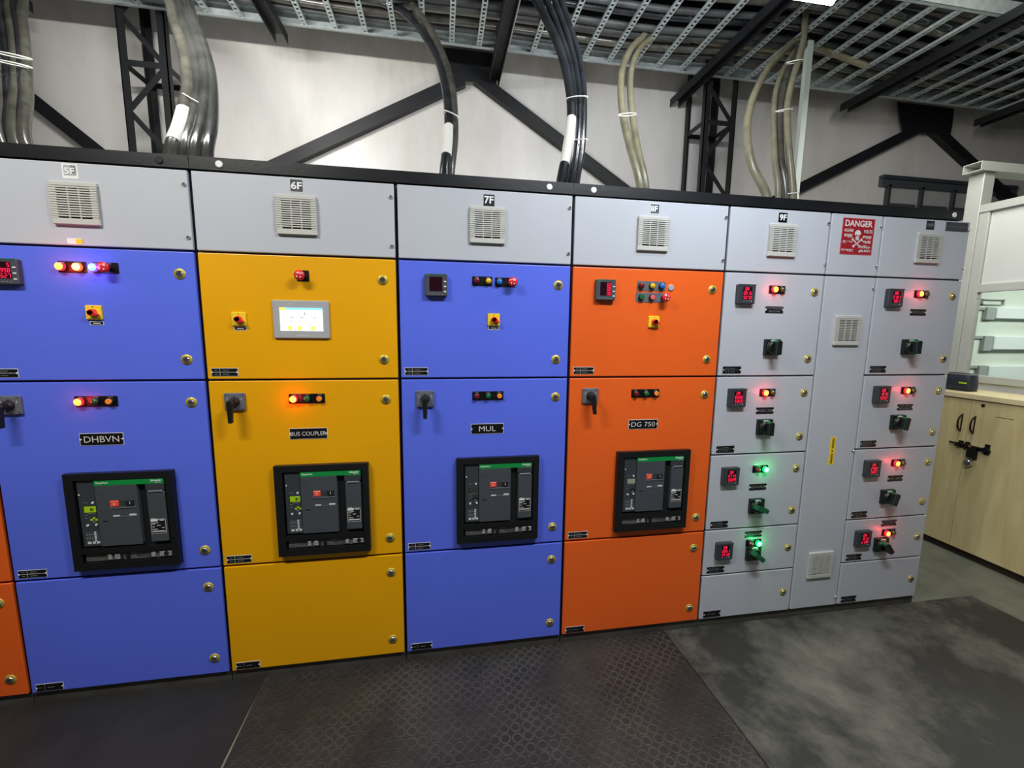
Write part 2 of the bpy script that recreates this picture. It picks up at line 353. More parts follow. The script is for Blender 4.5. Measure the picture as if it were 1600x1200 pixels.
# ================================================================ fixtures shared by the cubicle doors
def me_lock():
    b = MB(); b.lathe(0, 0, [(0.0225, 0), (0.0225, -0.0015), (0.0145, -0.0022)], 'gold', 24)
    b.lathe(0, 0, [(0.0135, -0.001), (0.0135, -0.006), (0.011, -0.008)], 'chrome', 18); b.box(-0.007, 0.007, -0.0088, -0.0078, -0.0018, 0.0018, 'dark')
    return b.mesh('lock')
LOCK = me_lock()
SCREW = MB().lathe(0, 0, [(0.008, 0), (0.008, -0.004), (0.004, -0.009)], 'chrome', 12).mesh('screw')
def me_vent():
    b = MB(); W = 0.080; T = -0.013
    b.box(-W+0.004, W-0.004, -0.004, 0, -W+0.004, W-0.004, 'dark')
    b.rbox(-W, W, T, -0.001, 0.062, W, 0.004, 'vent', 0.003); b.rbox(-W, W, T, -0.001, -W, -0.056, 0.004, 'vent', 0.003)
    for s in (-1, 1): b.box(min(s*(W-0.001), s*0.057), max(s*(W-0.001), s*0.057), T+0.0005, -0.001, -0.057, 0.063, 'vent')
    for k in range(13):
        z = 0.0565-k*0.00885
        b.prism([(-W, z), (W, z), (W, z+0.0048), (-W, z+0.0048)], T-0.0012, T+0.004, 'vent')
    for x in (-0.019, 0.019): b.box(x-0.0018, x+0.0018, T-0.0005, T+0.004, -0.06, 0.062, 'vent')
    return b.mesh('ventilation_grille')
VENT = me_vent()
LENS = {'onred': ('onred', 'onredrim', (1, 0.05, 0.06)), 'onamb': ('onamb', 'onambrim', (1, 0.25, 0.03)), 'onblu': ('onblu', 'onblurim', (0.2, 0.12, 1)), 'ongrn': ('ongrn', 'ongrnrim', (0.05, 1, 0.25))}
LM = {}
def lamp_mesh(kind):
    if kind in LM: return LM[kind]
    b = MB()
    if kind == 'estop':
        b.lathe(0, 0, [(0.013, 0), (0.013, -0.026)], 'plasticd', 18); b.lathe(0, 0, [(0.014, -0.022), (0.0205, -0.026), (0.0210, -0.033), (0.019, -0.037), (0.0, -0.0385)], 'red', 28, False)
        for k in range(4):
            a0 = k*math.pi/2+0.3
            P = [(r*math.cos(a0+t), r*math.sin(a0+t)) for r, t in ((0.0125, 0), (0.0125, 0.35), (0.0125, 0.7), (0.0085, 0.7), (0.0085, 0.35), (0.0085, 0))]
            b.prism(P, -0.0392, -0.0375, 'offwhite')
    elif kind in ('gbtn', 'rbtn', 'obtn'):
        mm = {'gbtn': 'glens', 'rbtn': 'salmon', 'obtn': 'olens'}[kind]
        b.lathe(0, 0, [(0.0145, 0), (0.0145, -0.010), (0.0125, -0.012)], 'plasticd', 20); b.lathe(0, 0, [(0.0118, -0.010), (0.0118, -0.015), (0.010, -0.0165)], mm, 20)
    elif kind in LENS:
        b.lathe(0, 0, [(0.0148, 0), (0.0148, -0.008), (0.0135, -0.010)], 'plasticd', 20)
        b.lathe(0, 0, [(0.0160, -0.006), (0.0160, -0.013), (0.0138, -0.018)], LENS[kind][1], 20, False)
        b.lathe(0, 0, [(0.0138, -0.018), (0.008, -0.0215), (0.0, -0.0225)], LENS[kind][0], 20, False)
    else:
        b.lathe(0, 0, [(0.0148, 0), (0.0148, -0.008), (0.0135, -0.010)], 'plasticd', 20); b.lathe(0, 0, [(0.0130, -0.008), (0.0130, -0.013), (0.0105, -0.0175), (0.006, -0.0195), (0, -0.020)], kind, 20, False)
    LM[kind] = b.mesh('indicator_lamp'); return LM[kind]
def seg7(b, ch, x, z, w, h, y, m):
    S = {'0': 'abcdef', '1': 'bc', '2': 'abged', '3': 'abgcd', '4': 'fgbc', '5': 'afgcd', '6': 'afgedc', '7': 'abc', '8': 'abcdefg', '9': 'abcdfg', 'A': 'abcefg', 'n': 'abcef', 'o': 'cdeg', ' ': ''}[ch]
    t = w*0.17; k = 0.10
    def q(x0, z0, x1, z1):
        b.add([(x+a+k*c, y, z+c) for a, c in ((x0, z0), (x1, z0), (x1, z1), (x0, z1))], [(0, 1, 2, 3)], m)
    W_, H_ = w/2, h/2
    for s_ in S:
        if s_ == 'a': q(-W_+t, H_-t, W_-t, H_)
        if s_ == 'd': q(-W_+t, -H_, W_-t, -H_+t)
        if s_ == 'g': q(-W_+t, -t/2, W_-t, t/2)
        if s_ == 'f': q(-W_, t/3, -W_+t, H_-t/2)
        if s_ == 'b': q(W_-t, t/3, W_, H_-t/2)
        if s_ == 'e': q(-W_, -H_+t/2, -W_+t, -t/3)
        if s_ == 'c': q(W_-t, -H_+t/2, W_, -t/3)
METER = {}
def meter_mesh(big):
    if big in METER: return METER[big]
    b = MB(); b.rbox(-0.049, 0.049, -0.022, 0, -0.049, 0.049, 0.006, 'plasticm' if big else 'plastic', 0.003)
    if big:
        b.box(-0.047, -0.027, -0.0226, -0.0215, 0.0425, 0.0465, 'green'); b.box(-0.025, 0.046, -0.0226, -0.0215, 0.0435, 0.0465, 'dgreen')
        for z in (0.016, -0.006, -0.028): b.rbox(0.034, 0.045, -0.0235, -0.022, z-0.003, z+0.003, 0.002, 'offwhite')
        for k in range(5): b.rbox(-0.034+k*0.014, -0.027+k*0.014, -0.0235, -0.022, -0.041, -0.037, 0.0015, 'dimwhite')
    else:
        b.box(-0.049, 0.049, -0.0235, -0.022, 0.044, 0.049, 'plasticm')
        for k in range(4): b.rbox(-0.018+k*0.014, -0.013+k*0.014, -0.0235, -0.022, -0.036, -0.032, 0.001, 'dimwhite' if k < 3 else 'offwhite')
    METER[big] = b.mesh('meter'); return METER[big]
def meter(root, x, z, rows, big=False):
    o = obj('energy_meter', meter_mesh(big), root, (x, 0, z))
    b = MB(); y = -0.0228
    if big: b.rbox(-0.029, 0.028, -0.0226, -0.0219, -0.027, 0.036, 0.001, 'screenred')
    else: b.rbox(-0.024, 0.026, -0.0226, -0.0219, -0.027, 0.036, 0.001, 'screenred')
    if rows:
        for r, s in enumerate(rows):
            n = len(s); wd = 0.0085; zc = 0.0245-r*0.0205; xr = 0.021 if big else (0.020 if r else 0.004)
            for k, ch in enumerate(s):
                seg7(b, ch, xr-(n-1-k)*0.0117, zc, wd, 0.0155, y, 'digit')
    obj('display', b, o)
    return o
GLOW = []
def strip(root, x, z, w, h, kinds, xs, zoff=0.0, mm='labelblack', name='indicator_strip', marks=True):
    b = MB().rbox(x-w/2, x+w/2, -0.0018, 0, z-h/2, z+h/2, 0.004, mm)
    if marks:
        for xx in xs: b.box(xx-0.009, xx+0.009, -0.0021, -0.0017, z+h/2-0.0058, z+h/2-0.0032, 'dimwhite')
    o = obj(name, b, root)
    for k, xx in zip(kinds, xs):
        nm = {'estop': 'emergency_stop_button', 'gbtn': 'push_button', 'rbtn': 'push_button', 'obtn': 'push_button'}.get(k, 'indicator_lamp')
        l = obj(nm, lamp_mesh(k), o, (xx, -0.0018, z+zoff))
        if k in LENS: l['label'] = 'lit indicator lamp'; GLOW.append((root.location.x*0+xx, z+zoff, LENS[k][2], l))
    return o
def nameplate(root, x, z, w, h, lines, size, fit=None, border=True, ink='offwhite', name='nameplate'):
    b = MB()
    if border: b.box(x-w/2, x+w/2, -0.0012, 0, z-h/2, z+h/2, 'offwhite')
    e = 0.0022 if border else 0
    b.box(x-w/2+e, x+w/2-e, -0.0020, -0.0004, z-h/2+e, z+h/2-e, 'labelblack')
    for s in (-1, 1): b.prism([(x+s*(w/2), z-0.005), (x+s*(w/2), z+0.005), (x+s*(w/2-0.010), z)] if s < 0 else [(x+w/2, z-0.005), (x+w/2, z+0.005), (x+w/2-0.010, z)], -0.0026, -0.0018, 'white')
    o = obj(name, b, root)
    t = MB()
    n = len(lines)
    for i, l in enumerate(lines):
        zc = z+((n-1)/2-i)*(size*1.55)
        t.text(l, x, zc, size, -0.0027, ink, fit=(fit[i] if isinstance(fit, (list, tuple)) else fit))
    obj('lettering', t, o)
    return o
TAGS = {}
def tagplate(root, x, z, border=True, single=False):
    key = (border, single)
    if key not in TAGS:
        b = MB(); w, h = 0.105, 0.036
        if border: b.box(-w/2, w/2, -0.001, 0, -h/2, h/2, 'offwhite')
        e = 0.0022 if border else 0
        b.box(-w/2+e, w/2-e, -0.0019, -0.0003, -h/2+e, h/2-e, 'labelblack')
        mm = 'offwhite' if border else 'dimwhite'
        if not single: b.box(-w/2+0.008, w/2-0.008, -0.0023, -0.0018, -0.0007, 0.0007, mm)
        b.box(-w/2+0.034, -w/2+0.0352, -0.0023, -0.0018, -h/2+e, h/2-e, mm if not single else 'dimwhite')
        for zz in ((0.008, -0.009) if not single else (0.0,)):
            b.box(-w/2+0.014, -w/2+0.026, -0.0023, -0.0018, zz-0.0010, zz+0.0010, 'dimwhite'); b.box(-0.008, 0.018, -0.0023, -0.0018, zz-0.0010, zz+0.0010, 'dimwhite')
        for s in (-1, 1): b.lathe(s*(w/2-0.004), 0, [(0.0035, -0.0018), (0.0035, -0.0028)], 'white', 10)
        TAGS[key] = b.mesh('tag_plate')
    return obj('feeder_tag_plate', TAGS[key], root, (x, 0, z))
def smallplate(root, x, z, w=0.050, h=0.016):
    b = MB().rbox(x-w/2, x+w/2, -0.001, 0, z-h/2, z+h/2, 0.002, 'offwhite').rbox(x-w/2+0.003, x+w/2-0.003, -0.0018, -0.0005, z-h/2+0.003, z+h/2-0.003, 0.002, 'labelblack').box(x-w*0.25, x+w*0.27, -0.0022, -0.0017, z-0.0018, z+0.0018, 'offwhite')
    return obj('switch_label', b, root)
def selector(root, x, z):
    o = obj('selector_switch', MB().rbox(-0.0285, 0.0285, -0.008, 0, -0.0285, 0.0285, 0.005, 'yplate', 0.002).box(-0.002, 0.002, -0.0085, -0.0078, 0.020, 0.024, 'ink').box(0.008, 0.022, -0.0085, -0.0078, -0.0245, -0.0225, 'ink').box(-0.018, -0.008, -0.0085, -0.0078, -0.0245, -0.0225, 'ink'), root, (x, 0, z))
    b = MB().lathe(0, 0, [(0.0145, -0.006), (0.0135, -0.018), (0.010, -0.026)], 'red', 24)
    b.prism([(-0.014, 0.004), (-0.007, -0.012), (0.022, -0.013), (0.024, -0.009), (0.006, 0.013)], -0.026, -0.010, 'red')
    obj('knob', b, o, bevel=0.0015)
    return o
def rotary(root, x, z, tilt):
    b = MB().rbox(-0.0405, 0.0405, -0.010, 0, -0.038, 0.038, 0.004, 'rotplate', 0.002)
    for sx, sz in ((-1, 1), (1, 1), (-1, -1), (1, -1)): b.lathe(sx*0.033, sz*0.031, [(0.003, -0.0095), (0.003, -0.011)], 'chrome', 8)
    b.prism([(-0.003, 0.020), (0.003, 0.020), (0, 0.027)], -0.0108, -0.0095, 'ink')
    b.box(-0.02, 0.02, -0.0106, -0.0098, 0.030, 0.0325, 'dimwhite')
    for s in (-1, 1): b.box(s*0.028-0.001, s*0.028+0.001, -0.0106, -0.0098, 0.008, 0.018, 'offwhite')
    o = obj('rotary_switch', b, root, (x, 0, z))
    h = MB().lathe(0, 0, [(0.021, -0.009), (0.019, -0.020), (0.014, -0.026), (0.014, -0.045), (0.016, -0.050), (0.012, -0.058)], 'plasticd', 24)
    h.prism([(-0.008, -0.084), (0.008, -0.084), (0.012, 0.002), (0.0, 0.014), (-0.012, 0.002)], -0.060, -0.044, 'plasticd')
    obj('switch_handle', h, o, (0, 0, 0), (0, tilt, 0), bevel=0.002)
    return o
def breaker_knob(root, x, z, ang):
    b = MB().rbox(-0.042, 0.042, -0.018, 0, -0.042, 0.042, 0.003, 'plasticd', 0.002).box(-0.040, 0.042, -0.0190, -0.017, 0.0385, 0.0425, 'dgreen').box(0.0385, 0.0428, -0.0195, -0.002, -0.042, 0.0425, 'dgreen')
    b.rbox(-0.040, 0.036, -0.0195, -0.017, -0.038, 0.037, 0.003, 'plasticd')
    b.lathe(0, 0, [(0.036, -0.019), (0.036, -0.0215)], 'dgreen', 28)
    b.lathe(0, 0, [(0.034, -0.020), (0.032, -0.032), (0.028, -0.034)], 'plasticd', 28)
    for k in range(5):
        a0 = math.radians(62+k*11); a1 = a0+math.radians(11)
        b.prism([(0.0395*math.cos(a0), 0.0395*math.sin(a0)), (0.0395*math.cos(a1), 0.0395*math.sin(a1)), (0.034*math.cos(a1), 0.034*math.sin(a1)), (0.034*math.cos(a0), 0.034*math.sin(a0))][::-1] if False else [(0.034*math.cos(a0), 0.034*math.sin(a0)), (0.0395*math.cos(a0), 0.0395*math.sin(a0)), (0.0395*math.cos(a1), 0.0395*math.sin(a1)), (0.034*math.cos(a1), 0.034*math.sin(a1))], -0.0222, -0.019, 'offwhite')
    b.prism([(-0.034, 0.012), (-0.028, 0.012), (-0.026, 0.022), (-0.031, 0.022)], -0.0205, -0.019, 'salmon')
    o = obj('breaker_switch', b, root, (x, 0, z))
    h = MB().prism([(-0.013, -0.036), (0.013, -0.036), (0.013, 0.030), (0.006, 0.036), (-0.006, 0.036), (-0.013, 0.030)], -0.060, -0.030, 'dgreen').prism([(-0.0125, -0.0355), (0.0125, -0.0355), (0.0125, 0.030), (0.006, 0.0355), (-0.006, 0.0355), (-0.0125, 0.030)], -0.066, -0.0595, 'plasticd' if ang < 1 else 'dgreen')  # turned handles: cap mixes own green with green lamp light in the colour
    h.box(-0.0134, -0.0128, -0.058, -0.032, -0.034, 0.028, 'plasticd')
    obj('switch_handle', h, o, (0, 0, 0), (0, ang, 0), bevel=0.0015)
    return o
# air circuit breaker: dims of the escutcheon and a mapping from its unit square
BW, BH = 0.402, 0.427
def S(s, t): return (-BW/2+s*BW, BH/2-t*BH)
def sb(b, s0, s1, t0, t1, y0, y1, m, r=0.0):
    x0, z1 = S(s0, t0); x1, z0 = S(s1, t1)
    if r: b.rbox(x0, x1, y0, y1, z0, z1, r, m, min(r, 0.002))
    else: b.box(x0, x1, y0, y1, z0, z1, m)
ACB = {}
def acb(root, x, z, lcd):
    if not ACB:
        b = MB(); sb(b, 0, 1, 0, 0.068, -0.0245, 0, 'plasticd'); sb(b, 0, 1, 0.925, 1, -0.0245, 0, 'plasticd'); sb(b, 0, 0.085, 0.068, 0.925, -0.0245, 0, 'plasticd'); sb(b, 0.932, 1, 0.068, 0.925, -0.0245, 0, 'plasticd'); sb(b, 0.085, 0.932, 0.775, 0.825, -0.0245, 0, 'plasticd')
        ACB['bezel'] = b.mesh('bezel')
        b = MB(); sb(b, 0.05, 0.95, 0.05, 0.95, -0.003, 0.0, 'dark'); ACB['back'] = b.mesh('circuit_breaker')
        b = MB(); sb(b, 0.10, 0.265, 0.078, 0.755, -0.017, -0.001, 'plastic', 0.003)
        sb(b, 0.13, 0.262, 0.60, 0.742, -0.0178, -0.016, 'plasticm')
        for s_, t_, r_ in ((0.232, 0.300, 0.005), (0.163, 0.530, 0.005), (0.242, 0.527, 0.005), (0.118, 0.215, 0.003)):
            cx, cz = S(s_, t_); b.lathe(cx, cz, [(r_, -0.016), (r_, -0.020)], 'offwhite', 12)
        for t_ in (0.60, 0.622, 0.644, 0.666, 0.688): sb(b, 0.214, 0.232, t_, t_+0.014, -0.0190, -0.016, 'offwhite')
        for s_ in (0.14, 0.165, 0.19): sb(b, s_, s_+0.012, 0.62, 0.632, -0.0185, -0.016, 'dimwhite'); sb(b, s_, s_+0.012, 0.66, 0.672, -0.0185, -0.016, 'dimwhite')
        for s_, l_ in ((0.145, 0.032), (0.19, 0.026), (0.228, 0.03)): sb(b, s_, s_+l_, 0.702, 0.724, -0.0185, -0.016, 'offwhite')
        sb(b, 0.17, 0.245, 0.408, 0.413, -0.0175, -0.016, 'dimwhite'); sb(b, 0.145, 0.185, 0.296, 0.300, -0.0175, -0.016, 'dimwhite'); sb(b, 0.145, 0.175, 0.425, 0.43, -0.0175, -0.016, 'dimwhite'); sb(b, 0.145, 0.175, 0.458, 0.462, -0.0175, -0.016, 'dimwhite')
        ACB['trip'] = b.mesh('trip_unit')
        b = MB(); sb(b, 0.268, 0.655, 0.125, 0.757, -0.022, -0.001, 'plasticm', 0.003)
        cx, cz = S(0.325, 0.20); b.lathe(cx, cz, [(0.012, -0.0222), (0.0112, -0.0230), (0.0104, -0.0222)], 'plastic', 20, False)
        sb(b, 0.31, 0.362, 0.488, 0.505, -0.0225, -0.02, 'dark'); sb(b, 0.31, 0.362, 0.505, 0.512, -0.0230, -0.02, 'rotplate')
        sb(b, 0.39, 0.635, 0.352, 0.364, -0.0245, -0.02, 'rotplate'); sb(b, 0.40, 0.635, 0.448, 0.456, -0.0235, -0.02, 'rotplate')
        sb(b, 0.49, 0.545, 0.285, 0.345, -0.0228, -0.02, 'plastic')
        sb(b, 0.415, 0.475, 0.436, 0.448, -0.0235, -0.02, 'offwhite'); sb(b, 0.565, 0.63, 0.430, 0.446, -0.0235, -0.02, 'offwhite')
        ACB['cover'] = b.mesh('front_cover')
        b = MB(); sb(b, 0.268, 0.915, 0.072, 0.126, -0.0225, -0.001, 'green'); ACB['band'] = b.mesh('green_band')
        b = MB(); cx, cz = S(0.345, 0.100); b.text('EasyPact', cx, cz, 0.0095, -0.0228, 'white', fit=0.046, thick=0.0004)
        cx, cz = S(0.845, 0.092); b.text('Schneider', cx, cz, 0.0095, -0.0228, 'white', fit=0.043, thick=0.0004); b.text('Electric', cx+0.008, cz-0.0095, 0.0048, -0.0228, 'white', fit=0.022)
        ACB['txt'] = b.mesh('lettering')
        b = MB(); sb(b, 0.745, 0.915, 0.215, 0.735, -0.024, -0.001, 'plasticm', 0.003); sb(b, 0.735, 0.915, 0.126, 0.195, -0.022, -0.001, 'plastic', 0.002); sb(b, 0.76, 0.90, 0.195, 0.215, -0.027, -0.001, 'rotplate', 0.002)
        ACB['handle'] = b.mesh('charging_handle')
        b = MB(); sb(b, 0.760, 0.900, 0.498, 0.650, -0.0248, -0.0238, 'offwhite'); sb(b, 0.764, 0.896, 0.502, 0.646, -0.0250, -0.0238, 'plasticd'); sb(b, 0.760, 0.828, 0.498, 0.520, -0.0255, -0.0238, 'white'); sb(b, 0.845, 0.885, 0.505, 0.515, -0.0255, -0.0238, 'offwhite')
        sb(b, 0.765, 0.81, 0.490, 0.494, -0.0255, -0.0238, 'offwhite')
        for k, (a_, c_) in enumerate(((0.77, 0.83), (0.77, 0.80), (0.815, 0.85), (0.77, 0.795), (0.86, 0.885), (0.77, 0.82))):
            sb(b, a_, c_, 0.533+k*0.0135, 0.539+k*0.0135, -0.0255, -0.0238, 'offwhite')
        sb(b, 0.77, 0.89, 0.620, 0.632, -0.0255, -0.0238, 'offwhite')
        ACB['rating'] = b.mesh('rating_plate')
        b = MB(); sb(b, 0.400, 0.478, 0.285, 0.345, -0.026, -0.02, 'redbtn', 0.003); x_, z_ = S(0.44, 0.315); b.text('O', x_, z_, 0.009, -0.0262, 'white'); ACB['off'] = b.mesh('off_button')
        b = MB(); sb(b, 0.548, 0.620, 0.285, 0.345, -0.026, -0.02, 'dark', 0.003); x_, z_ = S(0.585, 0.312); b.text('I', x_, z_, 0.011, -0.0262, 'white', thick=0.0005); ACB['on'] = b.mesh('on_button')
        b = MB(); sb(b, 0.105, 0.93, 0.84, 0.915, -0.014, -0.001, 'smoke')
        for s0, s1, m_ in ((0.31, 0.345, 'clearwhite'), (0.375, 0.425, 'clearwhite'), (0.43, 0.45, 'dark'), (0.48, 0.515, 'dark'), (0.72, 0.76, 'clearwhite'), (0.80, 0.925, 'clearwhite')): sb(b, s0, s1, 0.848, 0.905, -0.019, -0.013, m_, 0.002)
        x_, z_ = S(0.87, 0.873); b.lathe(x_, z_, [(0.010, -0.018), (0.010, -0.021)], 'dark', 14); x_, z_ = S(0.50, 0.873); b.lathe(x_, z_, [(0.006, -0.015), (0.006, -0.022)], 'plasticd', 12)
        x_, z_ = S(0.595, 0.865); b.lathe(x_, z_, [(0.003, -0.013), (0.003, -0.020)], 'chrome', 10)
        ACB['win'] = b.mesh('racking_window')
        for k in ('lcd', 'lcdoff', 'lcdbeige'):
            b = MB(); sb(b, 0.150, 0.255, 0.338, 0.396, -0.0195, -0.016, k)
            if k == 'lcd':
                sb(b, 0.207, 0.222, 0.352, 0.384, -0.0199, -0.018, 'plastic'); sb(b, 0.228, 0.236, 0.352, 0.384, -0.0199, -0.018, 'plastic')
                for s_, t_ in ((0.205, 0.468), (0.228, 0.452), (0.251, 0.468)): sb(b, s_-0.010, s_+0.010, t_, t_+0.016, -0.0195, -0.016, 'lcd')
            else:
                for s_, t_ in ((0.205, 0.468), (0.228, 0.452), (0.251, 0.468)): sb(b, s_-0.010, s_+0.010, t_, t_+0.016, -0.0195, -0.016, 'plasticd')
            sb(b, 0.214, 0.238, 0.486, 0.508, -0.0195, -0.016, 'rotplate')
            ACB[k] = b.mesh('display')
    o = obj('circuit_breaker', ACB['back'], root, (x, 0, z))
    for nm, k in (('bezel', 'bezel'), ('trip_unit', 'trip'), ('front_cover', 'cover'), ('green_band', 'band'), ('lettering', 'txt'), ('charging_handle', 'handle'), ('rating_plate', 'rating'), ('off_button', 'off'), ('on_button', 'on'), ('racking_window', 'win'), ('display', lcd)):
        obj(nm, ACB[k], o)
    return o

# ================================================================ cubicles
ZR = [0.055, 0.585, 1.436, 1.968, 2.285]
DT = 0.016
def door(root, x0, x1, z0, z1, colour, gx=0.007, gz=0.0045, name='door'):
    b = MB().box(x0+gx, x1-gx, 0.0, DT, z0+gz, z1-gz, colour)
    # oversized panels are placed with their front face on the plane y = 0
    return obj(name, b, root, bevel=0.0032)
def cubicle(label, x0, x1):
    root = empty('switchgear_cubicle', label, 'electrical cabinet', ((x0+x1)/2, 0.5, 0), 'cubicles of the switchboard row')
    r = Root(root)
    obj('cabinet_body', MB().box(x0+0.002, x1-0.002, DT+0.001, 1.0, 0.055, 2.283, 'navy').box(x0+0.002, x1-0.002, DT+0.04, 1.0, 2.283, 2.2855, 'grey'), r.o)
    obj('plinth', MB().box(x0+0.002, x1-0.002, 0.014, 0.97, 0.0, 0.0505, 'plinth'), r.o)
    return r.o
class Root:                                              # parts are written in room coordinates under the moved Empty
    def __init__(s, e): s.o = e
_obj = obj
def obj(name, mesh, parent=None, loc=(0, 0, 0), rot=(0, 0, 0), bevel=0.0):
    o = _obj(name, mesh, parent, loc, rot, bevel)
    if parent is not None and parent.type == 'EMPTY':
        o.location = Vector(loc)-parent.location
    return o
def locks(dr, xs_zs):
    for x, z in xs_zs: obj('lock', LOCK, dr, (x, 0, z))
def screws(dr, l):
    for x, z in l: obj('screw', SCREW, dr, (x, 0, z))

# --- 4F, only its right edge is in the frame
c = cubicle('orange cubicle cut off by the left edge of the photo', -2.403, -1.603)
for z0, z1, m_ in ((ZR[3], ZR[4], 'grey'), (ZR[2], ZR[3], 'orange'), (ZR[1], ZR[2], 'orange'), (ZR[0], ZR[1], 'orange')):
    d = door(c, -2.403, -1.603, z0, z1, m_)
    if m_ == 'orange': locks(d, [(-1.666, z0+0.083), (-1.666, z1-0.09)])

def wide(label, x0, x1, colour, title, strip1, sel=True):
    c = cubicle(label, x0, x1); xc = (x0+x1)/2
    d4 = door(c, x0, x1, ZR[3], ZR[4], 'grey', name='cover_panel'); screws(d4, [(x1-0.020, 2.226), (x1-0.020, 2.021)])
    obj('ventilation_grille', VENT, c, (xc-0.002, 0, 2.128))
    d3 = door(c, x0, x1, ZR[2], ZR[3], colour); locks(d3, [(x1-0.064, 1.875), (x1-0.067, 1.524)])
    d2 = door(c, x0, x1, ZR[1], ZR[2], colour); locks(d2, [(x1-0.064, 1.341), (x1-0.062, 0.670)])
    d1 = door(c, x0, x1, ZR[0], ZR[1], colour); locks(d1, [(x1-0.062, 0.493), (x1-0.062, 0.138)])
    tagplate(c, x0+0.075, 1.470); tagplate(c, x0+0.075, 0.617); tagplate(c, x0+0.077, 0.083, True, True)
    return c, xc
# --- 5F blue
c5, xc = wide('blue cubicle numbered 5F, labelled DHBVN, with lit red, amber and blue lamps', -1.603, -0.803, 'blue', 'DHBVN', None)
o = MB().box(-1.241, -1.188, -0.001, 0, 2.221, 2.275, 'white').box(-1.235, -1.194, -0.0014, 0, 2.232, 2.270, 'hmigrey').box(-1.212, -1.194, -0.0016, 0, 2.240, 2.270, 'dimwhite').text('5F', -1.216, 2.249, 0.024, -0.0019, 'white', fit=0.034, thick=0.0012)
obj('bay_number_sticker', o, c5)
obj('yellowed_tag', MB().rbox(-1.252, -1.200, -0.001, 0, 1.977, 1.999, 0.003, 'white').box(-1.222, -1.200, -0.0014, 0, 1.979, 1.997, 'yplate'), c5)
meter(c5, -1.463, 1.863, ['   5', '2998', '2627'], True)
strip(c5, -1.245, 1.889, 0.098, 0.043, ['onred', 'onamb'], (-1.278, -1.220)); strip(c5, -1.130, 1.889, 0.090, 0.043, ['onblu', 'estop'], (-1.165, -1.118))
selector(c5, -1.187, 1.713); smallplate(c5, -1.183, 1.671)
strip(c5, -1.217, 1.352, 0.154, 0.044, ['onred', 'glensd', 'obtn'], (-1.272, -1.217, -1.165))
nameplate(c5, -1.214, 1.192, 0.160, 0.052, ['DHBVN'], 0.026, 0.128)
rotary(c5, -1.516, 1.342, 0.0); acb(c5, -1.156, 0.838, 'lcd')
# --- 6F yellow
c6, xc = wide('yellow cubicle numbered 6F, labelled BUS COUPLER, with a lit touch screen', -0.803, -0.003, 'yellow', 'BUS COUPLER', None)
obj('bay_number_sticker', MB().box(-0.428, -0.376, -0.0010, 0, 2.221, 2.274, 'offwhite').box(-0.426, -0.378, -0.0015, 0, 2.224, 2.272, 'plastic').text('6F', -0.402, 2.248, 0.030, -0.0018, 'white', fit=0.042, thick=0.0012), c6)
strip(c6, -0.395, 1.882, 0.050, 0.046, ['estop'], (-0.400,), marks=False, name='emergency_stop_plate')
h_ = obj('touch_screen', MB().rbox(-0.522, -0.294, -0.010, 0, 1.616, 1.778, 0.006, 'hmigrey', 0.003).lathe(-0.452, 1.763, [(0.003, -0.010), (0.003, -0.0108)], 'offwhite', 10).box(-0.43, -0.38, -0.0106, -0.0098, 1.627, 1.6295, 'offwhite'), c6)
b = MB().box(-0.493, -0.320, -0.0112, -0.0095, 1.648, 1.747, 'hmiwhite').box(-0.468, -0.320, -0.0116, -0.011, 1.738, 1.747, 'hmiblue').box(-0.493, -0.468, -0.0116, -0.011, 1.736, 1.747, 'hmiyel')
for xx in (-0.454, -0.415, -0.362):
    b.lathe(xx, 1.661, [(0.0095, -0.0112), (0.0095, -0.0118)], 'hmiyel', 16); b.box(xx+0.002, xx+0.016, -0.0116, -0.011, 1.703, 1.706, 'hmiink'); b.box(xx+0.002, xx+0.014, -0.0116, -0.011, 1.690, 1.692, 'hmiink'); b.box(xx-0.004, xx-0.003, -0.0116, -0.011, 1.675, 1.712, 'hmiink')
b.box(-0.468, -0.340, -0.0116, -0.011, 1.717, 1.718, 'hmiink').box(-0.468, -0.467, -0.0116, -0.011, 1.717, 1.729, 'hmiink').box(-0.341, -0.340, -0.0116, -0.011, 1.717, 1.729, 'hmiink').box(-0.395, -0.391, -0.0116, -0.011, 1.716, 1.729, 'hmiink')
obj('display', b, h_)
selector(c6, -0.656, 1.695); smallplate(c6, -0.654, 1.656)
strip(c6, -0.404, 1.351, 0.150, 0.043, ['onred', 'glens', 'obtn'], (-0.457, -0.402, -0.350))
nameplate(c6, -0.405, 1.192, 0.160, 0.050, ['BUS COUPLER'], 0.0185, 0.150)
rotary(c6, -0.695, 1.342, 0.02); acb(c6, -0.352, 0.838, 'lcd')
# --- 7F blue
c7, xc = wide('blue cubicle numbered 7F, labelled MUL, with an unlit meter', -0.003, 0.797, 'blue', 'MUL', None)
obj('bay_number_sticker', MB().box(0.378, 0.427, -0.0012, 0, 2.213, 2.262, 'labelblack').text('7F', 0.402, 2.239, 0.032, -0.0018, 'white', fit=0.042, thick=0.0014), c7)
meter(c7, 0.165, 1.858, None, True)
strip(c7, 0.373, 1.883, 0.092, 0.042, ['dred', 'ylens'], (0.348, 0.401)); strip(c7, 0.480, 1.881, 0.096, 0.042, ['blens', 'estop'], (0.452, 0.510))
selector(c7, 0.427, 1.709); smallplate(c7, 0.427, 1.671)
strip(c7, 0.402, 1.352, 0.148, 0.042, ['dred', 'glens', 'obtn'], (0.349, 0.403, 0.456))
nameplate(c7, 0.400, 1.192, 0.158, 0.050, ['MUL'], 0.025, 0.080)
rotary(c7, 0.110, 1.342, 0.0); acb(c7, 0.452, 0.840, 'lcdoff')
